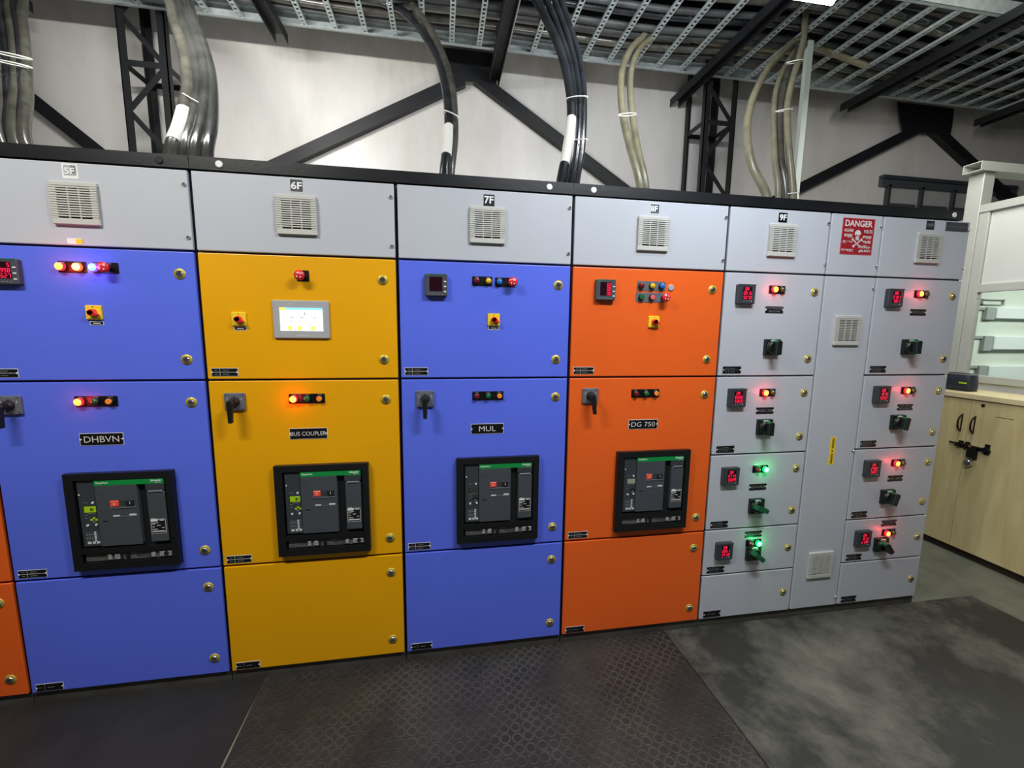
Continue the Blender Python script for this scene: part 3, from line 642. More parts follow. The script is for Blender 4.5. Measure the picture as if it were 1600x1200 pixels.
# --- 8F orange
c8, xc = wide('orange cubicle numbered 8F, labelled DG 750, beside the grey feeder panels', 0.797, 1.597, 'orange', 'DG 750', None)
obj('bay_number_sticker', MB().box(1.174, 1.224, -0.001, 0, 2.221, 2.270, 'offwhite').box(1.178, 1.221, -0.0014, 0, 2.225, 2.266, 'plasticm').text('8F', 1.196, 2.246, 0.028, -0.0018, 'white', fit=0.036, thick=0.0008), c8)
meter(c8, 0.962, 1.858, ['00', '00', '00'], True)
strip(c8, 1.203, 1.884, 0.150, 0.046, ['dred', 'ylens', 'blens'], (1.148, 1.204, 1.255), mm='rotplate'); strip(c8, 1.200, 1.829, 0.150, 0.046, ['gbtn', 'rbtn', 'estop'], (1.151, 1.206, 1.268), mm='rotplate')
obj('blanking_plug', MB().lathe(1.307, 1.879, [(0.016, 0), (0.016, -0.003), (0.013, -0.005)], 'hmigrey', 20), c8)
selector(c8, 1.225, 1.711)
strip(c8, 1.202, 1.353, 0.150, 0.042, ['dred', 'glens', 'obtn'], (1.149, 1.203, 1.256))
nameplate(c8, 1.199, 1.193, 0.158, 0.050, ['DG 750'], 0.024, 0.128)
rotary(c8, 0.909, 1.345, -0.12); acb(c8, 1.262, 0.842, 'lcdbeige')
# --- 9F grey feeders
ZN = [0.055, 0.320, 0.587, 1.012, 1.436, 1.968]
def feeders(label, x0, x1, vx, rows, edge):
    c = cubicle(label, x0, x1)
    d = door(c, x0, x1, ZR[3], ZR[4], 'grey', 0.005, name='cover_panel'); screws(d, [(x1-0.016, 2.227), (x1-0.012, 2.022)] if not edge else [(x1-0.012, 2.236), (x1-0.012, 2.031)])
    obj('ventilation_grille', VENT, c, (vx, 0, 2.129))
    lx = x1-0.054
    for k in range(5):
        d = door(c, x0, x1, ZN[k], ZN[k+1], 'grey', 0.005, 0.004)
        locks(d, {4: [(lx, 1.878), (lx, 1.527)], 3: [(lx, 1.343), (lx, 1.100)], 2: [(lx, 0.918), (lx, 0.674)], 1: [(lx, 0.451)], 0: [(lx, 0.177)]}[k])
    for z in (1.470, 1.044, 0.619, 0.354, 0.086): tagplate(c, x0+0.081, z, False, z < 0.1)
    for mz, digits, lamps, lz, kz, kx, ang, pz_, txt in rows:
        meter(c, x0+0.116, mz, digits)
        strip(c, x0+0.303, lz, 0.095, 0.041, lamps, (x0+0.281, x0+0.328) if lamps[0] == 'onred' else (x0+0.281, x0+0.326))
        breaker_knob(c, x0+kx, kz, ang)
        n = len(txt); nameplate(c, x0+0.298, pz_, 0.105, 0.034, txt, 0.0105 if n == 2 else 0.0155, [0.040+0.006*len(t) for t in txt] if n == 2 else 0.090, False, 'dimwhite')
    return c
R_ = math.radians
c9 = feeders('grey feeder cubicle numbered 9F, between the orange DG 750 cubicle and the danger plate', 1.597, 2.179, 1.900, [
    (1.857, ['0A', '0015', '5070'], ['onred', 'glensd'], 1.885, 1.589, 0.296, 0, 1.783, ['COMPRESSOR', 'ROOM']),
    (1.324, ['0A', '8390', '5003'], ['onred', 'glensd'], 1.348, 1.162, 0.296, 0, 1.250, ['ROBO LINE']),
    (0.896, ['0A', '9715', '5009'], ['brlens', 'ongrn'], 0.925, 0.716, 0.292, R_(112), 0.823, ['SPARE']),
    (0.468, ['0A', '0051', '2418'], ['brlens', 'ongrn'], 0.496, 0.440, 0.300, R_(128), 0.548, ['SPARE'])], False)
obj('bay_number_sticker', MB().box(1.871, 1.920, -0.0012, 0, 2.219, 2.266, 'labelblack').text('9F', 1.896, 2.243, 0.030, -0.0018, 'white', fit=0.040, thick=0.0012), c9)
# --- narrow cable chamber with the danger plate
cc = cubicle('narrow grey cable chamber with a red danger plate and yellow sticker', 2.179, 2.499)
d = door(cc, 2.179, 2.499, ZR[3], ZR[4], 'grey', 0.005, name='cover_panel'); screws(d, [(2.485, 2.228), (2.485, 2.024)])
d = door(cc, 2.179, 2.499, ZR[0], ZR[3], 'grey', 0.005); screws(d, [(2.484, 1.907), (2.484, 1.007), (2.484, 0.111)])
obj('ventilation_grille', VENT, cc, (2.345, 0, 1.681)); obj('ventilation_grille', VENT, cc, (2.347, 0, 0.329))
b = MB().box(2.250, 2.446, -0.0012, 0, 2.078, 2.262, 'dred2')
for bb in ((2.2515, 2.4445, 2.0795, 2.0808), (2.2515, 2.4445, 2.2592, 2.2605), (2.2515, 2.2528, 2.0795, 2.2605), (2.4432, 2.4445, 2.0795, 2.2605)): b.box(bb[0], bb[1], -0.0016, -0.001, bb[2], bb[3], 'salmon')
plate = obj('danger_plate', b, cc)
t = MB(); T_ = -0.0018
t.text('DANGER', 2.348, 2.236, 0.032, T_, 'offwhite', fit=0.168, thick=0.0022)
t.text('415/440', 2.290, 2.200, 0.017, T_, 'offwhite', fit=0.056, thick=0.0006); t.text('VOLTS', 2.409, 2.198, 0.017, T_, 'offwhite', fit=0.054, thick=0.0006)
t.text('\u0916\u0924\u0930\u093e', 2.290, 2.172, 0.018, T_, 'offwhite', fit=0.052, thick=0.0008)
for i, (x_, z_, w_, tx) in enumerate(((2.406, 2.168, 0.056, '\u0916\u0924\u0930\u093e'), (2.406, 2.145, 0.052, '\u0A96\u0AA4\u0AB0'), (2.402, 2.120, 0.058, '\u0C2A\u0C4D\u0C30'), (2.398, 2.098, 0.072, '\u0B85\u0BAA\u0BBE\u0BAF'), (2.290, 2.143, 0.060, '\u062E\u0637\u0631'), (2.292, 2.099, 0.074, '\u0985\u09AA\u09BE\u09AF'))):
    t.text(tx, x_, z_, 0.015, T_, 'offwhite', fit=w_, thick=0.0006)
obj('lettering', t, plate)
# skull over crossed bones
k = MB(); X, Z = 2.347, 2.178
k.prism([(X+r*math.cos(a), Z+0.004+1.15*r*math.sin(a)) for r, a in [((0.0185 if math.sin(a_) > -0.3 else 0.0135), a_) for a_ in [2*math.pi*i/20 for i in range(20)]]], -0.0020, -0.0011, 'offwhite')
k.box(X-0.0095, X+0.0095, -0.0020, -0.0011, Z-0.026, Z-0.008, 'offwhite')
for s in (-1, 1): k.lathe(X+s*0.007, Z-0.001, [(0.0042, -0.0019), (0.0042, -0.0023)], 'dred2', 12)
k.prism([(X-0.002, Z-0.012), (X+0.002, Z-0.012), (X, Z-0.006)], -0.0023, -0.0019, 'dred2')
for s in (-0.005, 0, 0.005): k.box(X+s-0.0004, X+s+0.0004, -0.0023, -0.0019, Z-0.024, Z-0.016, 'dred2')
for s in (-1, 1):
    k.beam((X-s*0.028, -0.0016, Z-0.022), (X+s*0.020, -0.0016, Z-0.058), 0.006, 0.0008, 'offwhite')
    for ex, ez in ((X-s*0.028, Z-0.022), (X+s*0.020, Z-0.058)):
        for q in (-1, 1): k.lathe(ex+q*0.0022, ez+s*q*0.003, [(0.0042, -0.0012), (0.0042, -0.0020)], 'offwhite', 10)
obj('skull_and_crossbones', k, plate)
y_ = MB().box(2.328, 2.364, -0.001, 0, 0.930, 1.090, 'yplate')
y_.prism([(2.340, 1.003), (2.352, 1.003), (2.346, 1.017)], -0.0014, -0.0008, 'ink')
for i in range(11): y_.box(2.340, 2.353, -0.0014, -0.0008, 1.026+i*0.0052, 1.029+i*0.0052, 'ink'); y_.box(2.340, 2.353, -0.0014, -0.0008, 0.938+i*0.0052, 0.941+i*0.0052, 'ink')
obj('yellow_sticker', y_, cc)
# --- 10F grey feeders
c10 = feeders('grey feeder cubicle numbered 10F, at the right end beside the wooden cabinet', 2.499, 3.070, 2.800, [
    (1.859, ['0A', '0101', '1001'], ['onred', 'glensd'], 1.885, 1.595, 0.258, 0, 1.786, ['HYDRO LINE']),
    (1.328, ['0A', '1979', '5252'], ['onred', 'glensd'], 1.348, 1.167, 0.250, R_(10), 1.252, ['GF AC', 'ASSEMBLY']),
    (0.899, ['0A', '2402', '5007'], ['onred', 'glensd'], 0.923, 0.722, 0.250, R_(16), 0.829, ['GF AC']),
    (0.473, ['0A', '1012', '2109'], ['onred', 'glensd'], 0.494, 0.425, 0.250, R_(-38), 0.553, ['COMPRESSOR', 'ROOM'])], True)
obj('bay_number_sticker', MB().box(2.774, 2.826, -0.0012, 0, 2.228, 2.274, 'labelblack').text('10F', 2.800, 2.251, 0.018, -0.0018, 'dimwhite', fit=0.040, thick=0.0004), c10)
obj('maker_plate', MB().box(2.903, 3.050, -0.0012, 0, 2.226, 2.274, 'plastic').box(2.912, 3.042, -0.0016, -0.001, 2.249, 2.2515, 'rotplate'), c10)

# point lights added in front of the lit lenses, for their halo
for x, z, colr, l in GLOW:
    li = bpy.data.lights.new('lamp_glow', 'POINT'); li.energy = 0.17; li.color = colr; li.shadow_soft_size = 0.012
    o = bpy.data.objects.new('lamp_glow', li); COL.objects.link(o); o.location = (x, -0.048, z)

# ================================================================ black lifting channels along the top
for i, (x0, x1, lab) in enumerate(((-2.403, -0.800, 'black lifting channel over the 5F cubicle, left piece'), (-0.797, 0.789, 'black lifting channel over the 6F and 7F cubicles, middle piece'), (0.792, 3.005, 'black lifting channel from 8F to 10F, right piece'))):
    b = MB().box(x0, x1, -0.004, 0.006, 2.2865, 2.335, 'black').box(x0, x1, 0.006, 0.05, 2.329, 2.335, 'black').box(x0, x1, 0.006, 0.05, 2.2865, 2.292, 'black')
    root = obj('lifting_channel', b); tag(root, lab, 'steel channel', 'lifting channels along the switchboard top')
    for bx in {0: (-0.902,), 1: (-0.688, 0.678), 2: (0.889, 2.943)}[i]:
        obj('hole_disc', MB().lathe(bx, 2.310, [(0.014, -0.004), (0.014, -0.006), (0.011, -0.0075)], 'dark' if i == 0 else 'white', 18), root)  # discs stand in for holes; white is the bright wall showing through

# ================================================================ overhead tray on channel beams
TZ = 4.075; YN, YF = 0.92, 2.06
tray = empty('cable_tray', 'galvanised ladder cable tray with perforated rungs hung above the switchboard', 'cable tray', (1.0, 1.5, TZ))
for y0, s in ((YF, 1), (YN, -1)):
    obj('side_rail', MB().box(-4.5, 8.6, y0-0.004, y0+0.004, TZ, TZ+0.10, 'gi').box(-4.5, 8.6, min(y0, y0-s*0.03), max(y0, y0-s*0.03), TZ, TZ+0.004, 'gi').box(-4.5, 8.6, min(y0, y0-s*0.02), max(y0, y0-s*0.02), TZ+0.096, TZ+0.10, 'gi'), tray)
rb = MB(); L_ = YF-YN-0.012
for s in (-1, 1): rb.box(s*0.0155-0.0045, s*0.0155+0.0045, -L_/2, L_/2, 0, 0.003, 'gi'); rb.box(s*0.020-0.0015, s*0.020+0.0015, -L_/2, L_/2, 0, 0.020, 'gi')
nh = 26
for k in range(nh+1):
    yy = -L_/2+k*L_/nh; rb.box(-0.0112, 0.0112, max(-L_/2, yy-0.009), min(L_/2, yy+0.009), 0, 0.003, 'gi')
RUNG = rb.mesh('rung')
x = -4.42
xs = [-0.88+0.236*k for k in range(-15, 40)]
for x in xs:
    if abs(x-8.5) > 0.1: obj('rung', RUNG, tray, (x, (YN+YF)/2, TZ+0.004))
# channel beams carrying the tray
BE = ((-2.90, 2.15, 'black channel beam under the tray at the far left'), (-1.10, 2.17, 'black channel beam under the tray, between the 5F and 6F cubicles'), (0.715, 2.50, 'black channel beam under the tray above the 7F cubicle, meeting the gusset plate'), (2.64, 2.50, 'black channel beam under the tray, ending at the right lattice column'), (4.46, 2.25, 'black channel beam under the tray, right of the pale upright strip'), (6.23, 2.25, 'black channel beam under the tray at the far right'))
for x, ye, lab in BE:
    b = MB(); y0 = -0.4
    b.box(x-0.05, x+0.05, y0, ye, TZ-0.006, TZ-0.001, 'steelblack').box(x-0.05, x-0.044, y0, ye, TZ-0.075, TZ-0.006, 'steelblack').box(x+0.044, x+0.05, y0, ye, TZ-0.075, TZ-0.006, 'steelblack')
    tag(obj('channel_beam', b), lab, 'steel beam', 'channel beams under the cable tray')

# ================================================================ lattice columns and wall braces
def column(xa, xb, label):
    root = empty('lattice_column', label, 'steel column', ((xa+xb)/2, 2.28, 0), 'lattice columns against the wall')
    ya, yb = 2.10, 2.45; w_ = 0.055; t_ = 0.008
    for x, sx in ((xa, 1), (xb, -1)):
        for y, sy in ((ya, 1), (yb, -1)):
            b = MB().box(min(x, x+sx*w_), max(x, x+sx*w_), min(y, y+sy*t_), max(y, y+sy*t_), 0, 5.29, 'steelblack').box(min(x, x+sx*t_), max(x, x+sx*t_), min(y, y+sy*w_), max(y, y+sy*w_), 0, 5.29, 'steelblack')
            obj('leg', b, root)
    zs = [0.55, 1.60, 2.65, 3.70, 4.75]
    for i, z in enumerate(zs):
        b = MB()
        for y in (ya+0.012, yb-0.012): b.beam((xa+0.01, y, z), (xb-0.01, y, z), 0.045, 0.006, 'steelblack')
        for x in (xa+0.012, xb-0.012): b.beam((x, ya+0.01, z), (x, yb-0.01, z), 0.045, 0.006, 'steelblack', (1, 0, 0))
        obj('batten_ring', b, root)
    for k in range(15):
        z = 0.20+k*0.35; z1 = z+0.35; f = k % 2; b = MB()
        for y in (ya+0.018,): b.beam((xa+0.02 if f else xb-0.02, y, z), (xb-0.02 if f else xa+0.02, y, z1), 0.040, 0.006, 'steelblack')
        obj('diagonal_brace', b, root)
column(-2.272, -1.935, 'black lattice steel column against the wall behind the 5F cubicle')
column(2.747, 3.085, 'black lattice steel column against the wall behind the grey feeder cubicles')
YB = 2.44
def arm(b_, u0, v0, u1, v1, wpx, ext=0.0):
    pass
def brace(label, gus, arms):
    root = empty('wall_brace', label, 'steel brace', (sum(a_[0] for a_ in arms)/len(arms), YB, 3.6), 'braces across the back wall')
    if gus: obj('gusset_plate', MB().prism(gus, YB-0.012, YB-0.002, 'steelblack'), root)
    for x0, z0, x1, z1 in arms:
        b = MB().beam((x0, YB, z0), (x1, YB, z1), 0.105, 0.008, 'steelblack', (0, 1, 0))
        d = Vector((x1-x0, 0, z1-z0)).normalized(); q = Vector((d.z, 0, -d.x)); q = q if q.z < 0 else -q
        o_ = q*0.049
        b.beam((x0+o_.x, YB+0.036, z0+o_.z), (x1+o_.x, YB+0.036, z1+o_.z), 0.008, 0.075, 'steelblack', (0, 1, 0))
        obj('brace_arm', b, root)
brace('black V-shaped brace on the wall above the 6F, 7F and 8F cubicles', [(0.22, 4.00), (0.735, 4.00), (0.745, 4.27), (0.22, 4.27)],
      [(0.42, 4.025, -1.85, 2.835), (0.55, 4.055, 2.72, 2.76)])
brace('black V-shaped brace on the wall at the right, above the wooden cabinet', [(5.45, 3.97), (6.12, 3.98), (6.13, 4.10), (6.12, 4.27), (5.33, 4.27)],
      [(5.75, 4.06, 3.12, 2.735), (5.92, 4.05, 8.6, 2.55)])
brace('black slanting brace on the wall at the far left, ending behind the 5F cubicle', None, [(-4.3, 4.48, -2.30, 2.78)])

# ================================================================ cables
def smooth(P, n=8):
    P = [Vector(p) for p in P]; out = []
    for i in range(len(P)-1):
        p0, p1, p2, p3 = P[max(i-1, 0)], P[i], P[i+1], P[min(i+2, len(P)-1)]
        for k in range(n):
            t = k/n; out.append(0.5*((2*p1)+(-p0+p2)*t+(2*p0-5*p1+4*p2-p3)*t*t+(-p0+3*p1-3*p2+p3)*t*t*t))
    out.append(P[-1]); return out
CB = {}
def cable(label, pix, r, m, y0=0.60, y1=1.60, tail=(), group=None, sleeve=None):
    n = len(pix); P = []
    for i, (u, v) in enumerate(pix):
        t = (pix[0][1]-v)/max(1.0, (pix[0][1]-pix[-1][1])); P.append(py(u, v, y0+(y1-y0)*t**1.25))
    base = Vector((P[0].x-(P[1].x-P[0].x)*0.6, P[0].y-0.02, 2.286)); P = [base]+P
    for d in tail: P.append(P[-1]+Vector(d))
    pts = smooth(P)
    o = obj('power_cable', MB().tube(pts, r, m, 12)); tag(o, label, 'cable', group)
    if sleeve:
        i0, i1 = sleeve
        obj('marker_sleeve', MB().tube(pts[i0:i1], r+0.0025, 'tie', 12), o)
    return o
Z0 = 'cables rising from the 5F cubicle at the left edge'
for i, (p_, lab, m_) in enumerate((([(2, 222), (2, 160), (-3, 90), (-12, 30), (-22, -10)], 'leftmost', 'cablegrey'), ([(13, 222), (14, 160), (11, 90), (3, 30), (-6, -10)], 'second from left', 'cable'), ([(25, 223), (26, 120), (21, 60), (14, 15), (8, -12)], 'middle', 'cablegrey'), ([(32, 224), (33, 140), (31, 60), (24, 15), (18, -12)], 'fourth from left', 'cable'), ([(40, 225), (42, 150), (40, 80), (34, 25), (28, -12)], 'rightmost', 'cablegrey'))):
    cable('%s thick cable of the bundle at the left edge of the photo' % lab, p_, 0.027, m_, 0.62+0.02*(i % 2), 1.75, [(-0.25, -0.1, 0.1)], Z0)
Z1 = 'cables rising between the 5F and 6F cubicles'
for i, (p_, lab, m_) in enumerate((([(268, 242), (281, 200), (291, 160), (294, 130), (288, 80), (275, 40), (255, -10)], 'leftmost cable with a white marker in the four-cable bundle above 5F and 6F', 'cablegrey'), ([(287, 243), (300, 190), (309, 150), (309, 120), (302, 80), (288, 40), (265, -10)], 'second cable from the left in the four-cable bundle above 5F and 6F', 'cablemid'), ([(303, 245), (314, 195), (322, 150), (322, 120), (313, 75), (298, 35), (275, -10)], 'third cable from the left in the four-cable bundle above 5F and 6F', 'cablemid'), ([(324, 245), (331, 195), (332, 150), (328, 110), (317, 70), (303, 35), (283, -10)], 'rightmost cable in the four-cable bundle above 5F and 6F', 'cablemid'))):
    cable(lab, p_, (0.036, 0.033, 0.033, 0.031)[i], m_, 0.60+0.03*(i % 2), 1.65, [(-0.3, 0.0, 0.12)], Z1, (11, 22) if i == 0 else None)
Z2 = 'cables rising from the 7F cubicle'
cable('left shiny black cable with a white marker curving up from the 7F cubicle', [(694, 273), (700, 220), (701, 180), (697, 140), (687, 100), (670, 65), (643, 30), (610, 8)], 0.029, 'cable', 0.60, 1.75, [(-0.5, 0.0, 0.06), (-0.6, 0.05, 0.0)], Z2, (12, 21))
cable('right shiny black cable curving up from the 7F cubicle', [(703, 273), (709, 220), (709, 180), (706, 140), (696, 100), (680, 62), (655, 22), (625, -6)], 0.028, 'cablegrey', 0.64, 1.78, [(-0.5, 0.0, 0.06), (-0.6, 0.05, 0.0)], Z2)
Z3 = 'cables rising between the 7F and 8F cubicles'
for i, (p_, lab) in enumerate((([(876, 286), (887, 230), (893, 180), (890, 140), (882, 100), (868, 60), (846, 15), (832, -12)], 'leftmost black cable with a white marker in the bundle above 7F and 8F'), ([(885, 286), (894, 230), (899, 180), (897, 140), (889, 95), (876, 55), (858, 10), (848, -12)], 'second black cable from the left in the bundle above 7F and 8F'), ([(893, 288), (902, 230), (905, 180), (904, 140), (897, 95), (885, 50), (870, 10), (862, -12)], 'third black cable from the left in the bundle above 7F and 8F'), ([(900, 288), (909, 230), (912, 170), (910, 120), (901, 75), (888, 35), (877, 0), (872, -15)], 'rightmost black cable in the bundle above 7F and 8F'))):
    cable(lab, p_, (0.029, 0.022, 0.022, 0.022)[i], 'cable', 0.60+0.02*(i % 2), 1.30, [(-0.15, 0.0, 0.25)], Z3, (12, 24) if i == 0 else None)
Z4 = 'pale cables rising from the 8F cubicle'
cable('left pale cable of the pair curving over the 8F cubicle into the tray', [(1001, 295), (983, 225), (973, 178), (970, 137), (973, 105), (985, 78), (1000, 62), (1020, 50)], 0.0255, 'cablebeige', 0.60, 1.70, [(0.45, 0.05, 0.02), (0.9, 0.05, -0.02)], Z4)
cable('right pale cable of the pair curving over the 8F cubicle into the tray', [(1009, 295), (997, 237), (989, 188), (985, 150), (986, 112), (996, 82), (1015, 62), (1040, 54)], 0.0235, 'cablebeige', 0.64, 1.72, [(0.45, 0.02, 0.0), (0.9, -0.02, 0.0)], Z4)
Z5 = 'pale cables rising from the 9F cubicle'
cable('single pale cable bowed to the left above the 9F cubicle', [(1198, 307), (1175, 258), (1167, 206), (1173, 165), (1184, 136), (1200, 107), (1220, 85), (1244, 64)], 0.026, 'cablebeige', 0.60, 1.45, [(0.3, 0.1, 0.04), (0.6, 0.1, -0.02)], Z5)
cable('thin pale cable left in the three-cable bundle above 9F', [(1216, 307), (1211, 251), (1209, 195), (1211, 150), (1221, 116), (1234, 92), (1246, 78)], 0.019, 'cablebeige', 0.60, 1.40, [(0.2, 0.1, 0.12)], Z5)
cable('middle cable in the three-cable bundle above 9F', [(1229, 306), (1220, 251), (1218, 195), (1221, 157), (1230, 116), (1240, 92), (1250, 72)], 0.025, 'cablegrey', 0.63, 1.40, [(0.15, 0.1, 0.12)], Z5)
cable('right pale cable in the three-cable bundle above 9F', [(1239, 307), (1233, 240), (1230, 195), (1231, 161), (1238, 127), (1247, 96), (1256, 60), (1258, 30)], 0.022, 'cablebeige', 0.60, 1.30, [(0.05, 0.05, 0.25)], Z5)
# cable ties
def tie(label, u0, v0, u1, v1, y, group):
    a, b_ = py(u0, v0, y), py(u1, v1, y); c_ = (a+b_)/2; d = (b_-a)/2; n_ = 20
    pts = [c_+d*math.cos(2*math.pi*k/n_)+Vector((0, 0.042, 0))*math.sin(2*math.pi*k/n_)+Vector((0, 0.0, 0.010))*math.sin(2*math.pi*k/n_) for k in range(n_)]
    tag(obj('cable_tie', MB().tube(pts, 0.0035, 'tie', 6, True)), label, 'cable tie', group)
G_ = 'white ties round the cable bundles'
tie('upper white tie round the bundle at the left edge', -10, 81, 48, 92, 1.00, G_); tie('lower white tie round the bundle at the left edge', -8, 94, 48, 105, 0.98, G_)
tie('white tie round the four cables above 5F and 6F', 286, 146, 339, 176, 0.86, G_); tie('white tie round the two cables above 7F', 692, 173, 717, 184, 0.86, G_)
tie('upper white tie round the left black cables above 7F and 8F', 885, 154, 918, 152, 0.83, G_); tie('lower white tie round the right black cables above 7F and 8F', 898, 219, 918, 219, 0.70, G_)
tie('white tie round the two pale cables above 8F', 967, 179, 994, 179, 0.86, G_); tie('white tie halfway up the right cables above 9F', 1213, 174, 1236, 171, 0.86, G_)
tie('topmost white tie on the cables above 9F, near the tray', 1230, 98, 1255, 95, 1.10, G_); tie('white tie at the foot of the right cable above 9F', 1229, 303, 1246, 300, 0.62, G_)
# cables lying on the tray
for i in range(13):
    yb = 1.03+0.074*i; m_ = ('traycable', 'traycable', 'cable', 'cablegrey')[i % 4]; r = random.choice((0.024, 0.030, 0.034)); pts = []
    ph = 1.3
    for k in range(27):
        xx = -4.4+k*0.49; pts.append((xx, yb-0.01+0.040*math.sin(xx*1.1+ph)+0.015*math.sin(xx*2.7+ph*2), TZ+0.030+r+0.012*math.sin(xx*1.9+ph)+(0.05 if i % 3 == 1 else 0)))
    tag(obj('tray_cable', MB().tube(smooth(pts, 3), r, m_, 8)), 'dark dusty cable lying lengthwise on the overhead tray', 'cable', 'cables lying on the overhead tray')

# pale upright strip carrying the tray, and one slanting to it
tag(obj('support_strip', MB().box(3.222, 3.272, 1.430, 1.436, 0, TZ-0.002, 'mint').box(3.222, 3.226, 1.436, 1.47, 0, TZ-0.002, 'mint')), 'pale green upright steel strip standing behind the 9F cubicle, up to the tray', 'steel strip')

# ================================================================ hanging lamps, those over 8F and 10F added as fill
for (L, W_, c_), lab in zip(BAT, ('left tube lamp over the aisle', 'right tube lamp over the aisle', 'small bright lamp hanging at the top edge of the photo', 'tube lamp over the 6F cubicle below the tray', 'tube lamp over the 8F cubicle below the tray', 'tube lamp over the 10F cubicle at the right end')):
    hx = 0.60 if lab[0] != 's' else 0.16
    if '10F' in lab: hx = 0.35
    root = empty('hanging_lamp', lab, 'lamp', L, 'hanging lamps')
    obj('lamp_housing', MB().box(L[0]-hx, L[0]+hx, L[1]-0.035, L[1]+0.035, L[2]-0.005, L[2]+0.04, 'white'), root)
    obj('lamp_tube', MB().tube([(L[0]-hx+0.03, L[1], L[2]-0.022), (L[0]+hx-0.03, L[1], L[2]-0.022)], 0.013, 'lampwhite', 12), root)
    for s in (-1, 1): obj('suspension_wire', MB().tube([(L[0]+s*hx*0.8, L[1], L[2]+0.04), (L[0]+s*hx*0.8, L[1], 5.295)], 0.002, 'gi', 6), root)

for (L, lab) in zip(REAR_FILL, ('added unseen uplight on the roof of the 5F cubicle, shining at the wall', 'added unseen uplight on the roof of the 8F cubicle, shining at the wall')):
    root = empty('added_uplight', lab, 'lamp', (L[0], L[1], 2.286), 'added uplights on the cubicle roofs')
    obj('lamp_housing', MB().box(L[0]-0.60, L[0]+0.60, L[1]-0.035, L[1]+0.035, 2.287, 2.325, 'white'), root)
    obj('lamp_tube', MB().tube([(L[0]-0.57, L[1], 2.345), (L[0]+0.57, L[1], 2.345)], 0.013, 'lampwhite', 12), root)

# ================================================================ wooden cabinet, pouch, padlock
X0 = 4.03; Y1 = 0.86; Y0 = -1.25
cab = empty('storage_cabinet', 'pale wooden storage cabinet with hinged doors at the right edge', 'cabinet', (4.25, -0.2, 0))
obj('carcass', MB().box(X0+0.020, X0+0.37, Y0+0.01, Y1-0.01, 0.055, 1.195, 'wood'), cab)
obj('cabinet_top', MB().box(X0-0.012, X0+0.375, Y0, Y1, 1.195, 1.232, 'woodedge'), cab, bevel=0.003)
obj('skirting', MB().box(X0+0.03, X0+0.36, Y0+0.02, Y1-0.02, 0.0, 0.055, 'darkwood'), cab)
def handle(dr, y):
    P = smooth([(X0, y, 1.070), (X0-0.018, y, 1.062), (X0-0.034, y, 1.035), (X0-0.036, y, 1.005), (X0-0.030, y, 0.975), (X0-0.014, y, 0.957), (X0, y, 0.951)], 4)
    obj('handle', MB().tube(P, 0.0055, 'bronze', 8).tube([(X0-0.001, y, 1.078), (X0-0.001, y, 0.945)], 0.004, 'bronze', 6), dr)
seam = 0.490
for i, (a, b_) in enumerate(((seam+0.0015, Y1-0.003), (-0.30, seam-0.0015), (Y0+0.003, -0.303))):
    d = obj('door', MB().box(X0, X0+0.018, a, b_, 0.06, 1.190, 'wood'), cab, bevel=0.0015)
    if i == 0: handle(d, 0.530)
    if i == 1:
        handle(d, 0.452)
        kb = MB(); kb.tube([(X0+0.001, 0.419, 1.160), (X0-0.004, 0.419, 1.160)], 0.011, 'bronze', 16); obj('keyhole', kb, d)
        obj('tape_mark', MB().box(X0-0.0006, X0, 0.245, 0.345, 1.092, 1.095, 'bronze'), d)
lt = MB()
lt.tube([(X0-0.016, 0.575, 0.852), (X0-0.016, 0.335, 0.852)], 0.008, 'plasticd', 10)
for yy, hh in ((0.51, 0.05), (0.47, 0.05), (0.355, 0.075)): lt.box(X0-0.010, X0, yy-0.013, yy+0.013, 0.852-hh*0.5, 0.852+hh*0.5, 'bronze'); lt.box(X0-0.028, X0-0.004, yy-0.010, yy+0.010, 0.838, 0.866, 'plasticd')
lt.box(X0-0.012, X0, 0.335, 0.545, 0.832, 0.846, 'plasticd').box(X0-0.030, X0-0.022, 0.405, 0.455, 0.770, 0.860, 'plasticd').box(X0-0.014, X0, 0.405, 0.440, 0.760, 0.835, 'plasticd').box(X0-0.0305, X0-0.029, 0.432, 0.450, 0.848, 0.856, 'salmon')
obj('slide_bolt', lt, cab)
pl = empty('padlock', 'small chrome padlock hanging on the slide bolt of the wooden cabinet', 'padlock', (X0-0.024, 0.440, 0.74))
pb = MB(); pb.tube([(X0-0.036, 0.440, 0.728), (X0-0.030, 0.440, 0.728), (X0-0.014, 0.440, 0.728), (X0-0.008, 0.440, 0.728)], [0.020, 0.026, 0.026, 0.020], 'chrome', 20)
obj('lock_body', pb, pl)
obj('shackle', MB().tube(smooth([(X0-0.022, 0.427, 0.742), (X0-0.022, 0.427, 0.770), (X0-0.024, 0.440, 0.784), (X0-0.022, 0.453, 0.770), (X0-0.022, 0.453, 0.742)], 4), 0.004, 'chrome', 8), pl)
bg = MB()
secs = [(0.0, 1.0, 1.0), (0.03, 1.03, 1.06), (0.08, 1.0, 1.0), (0.125, 0.95, 0.86), (0.135, 0.90, 0.70)]
vs = []; n_ = 20
for h, kx, ky in secs:
    for k in range(n_):
        a = 2*math.pi*k/n_; c_, s_ = math.cos(a), math.sin(a); e_ = 0.45
        vs.append((4.185+0.055*ky*math.copysign(abs(c_)**e_, c_), 0.672+0.085*kx*math.copysign(abs(s_)**e_, s_), 1.2325+h))
fs = [(i*n_+k, i*n_+(k+1) % n_, (i+1)*n_+(k+1) % n_, (i+1)*n_+k) for i in range(len(secs)-1) for k in range(n_)]+[tuple(reversed(range(n_))), tuple(range((len(secs)-1)*n_, len(secs)*n_))]
bg.add(vs, fs, 'bag', True)
bag = obj('pouch', bg); tag(bag, 'dark navy nylon pouch on the wooden cabinet top', 'pouch')
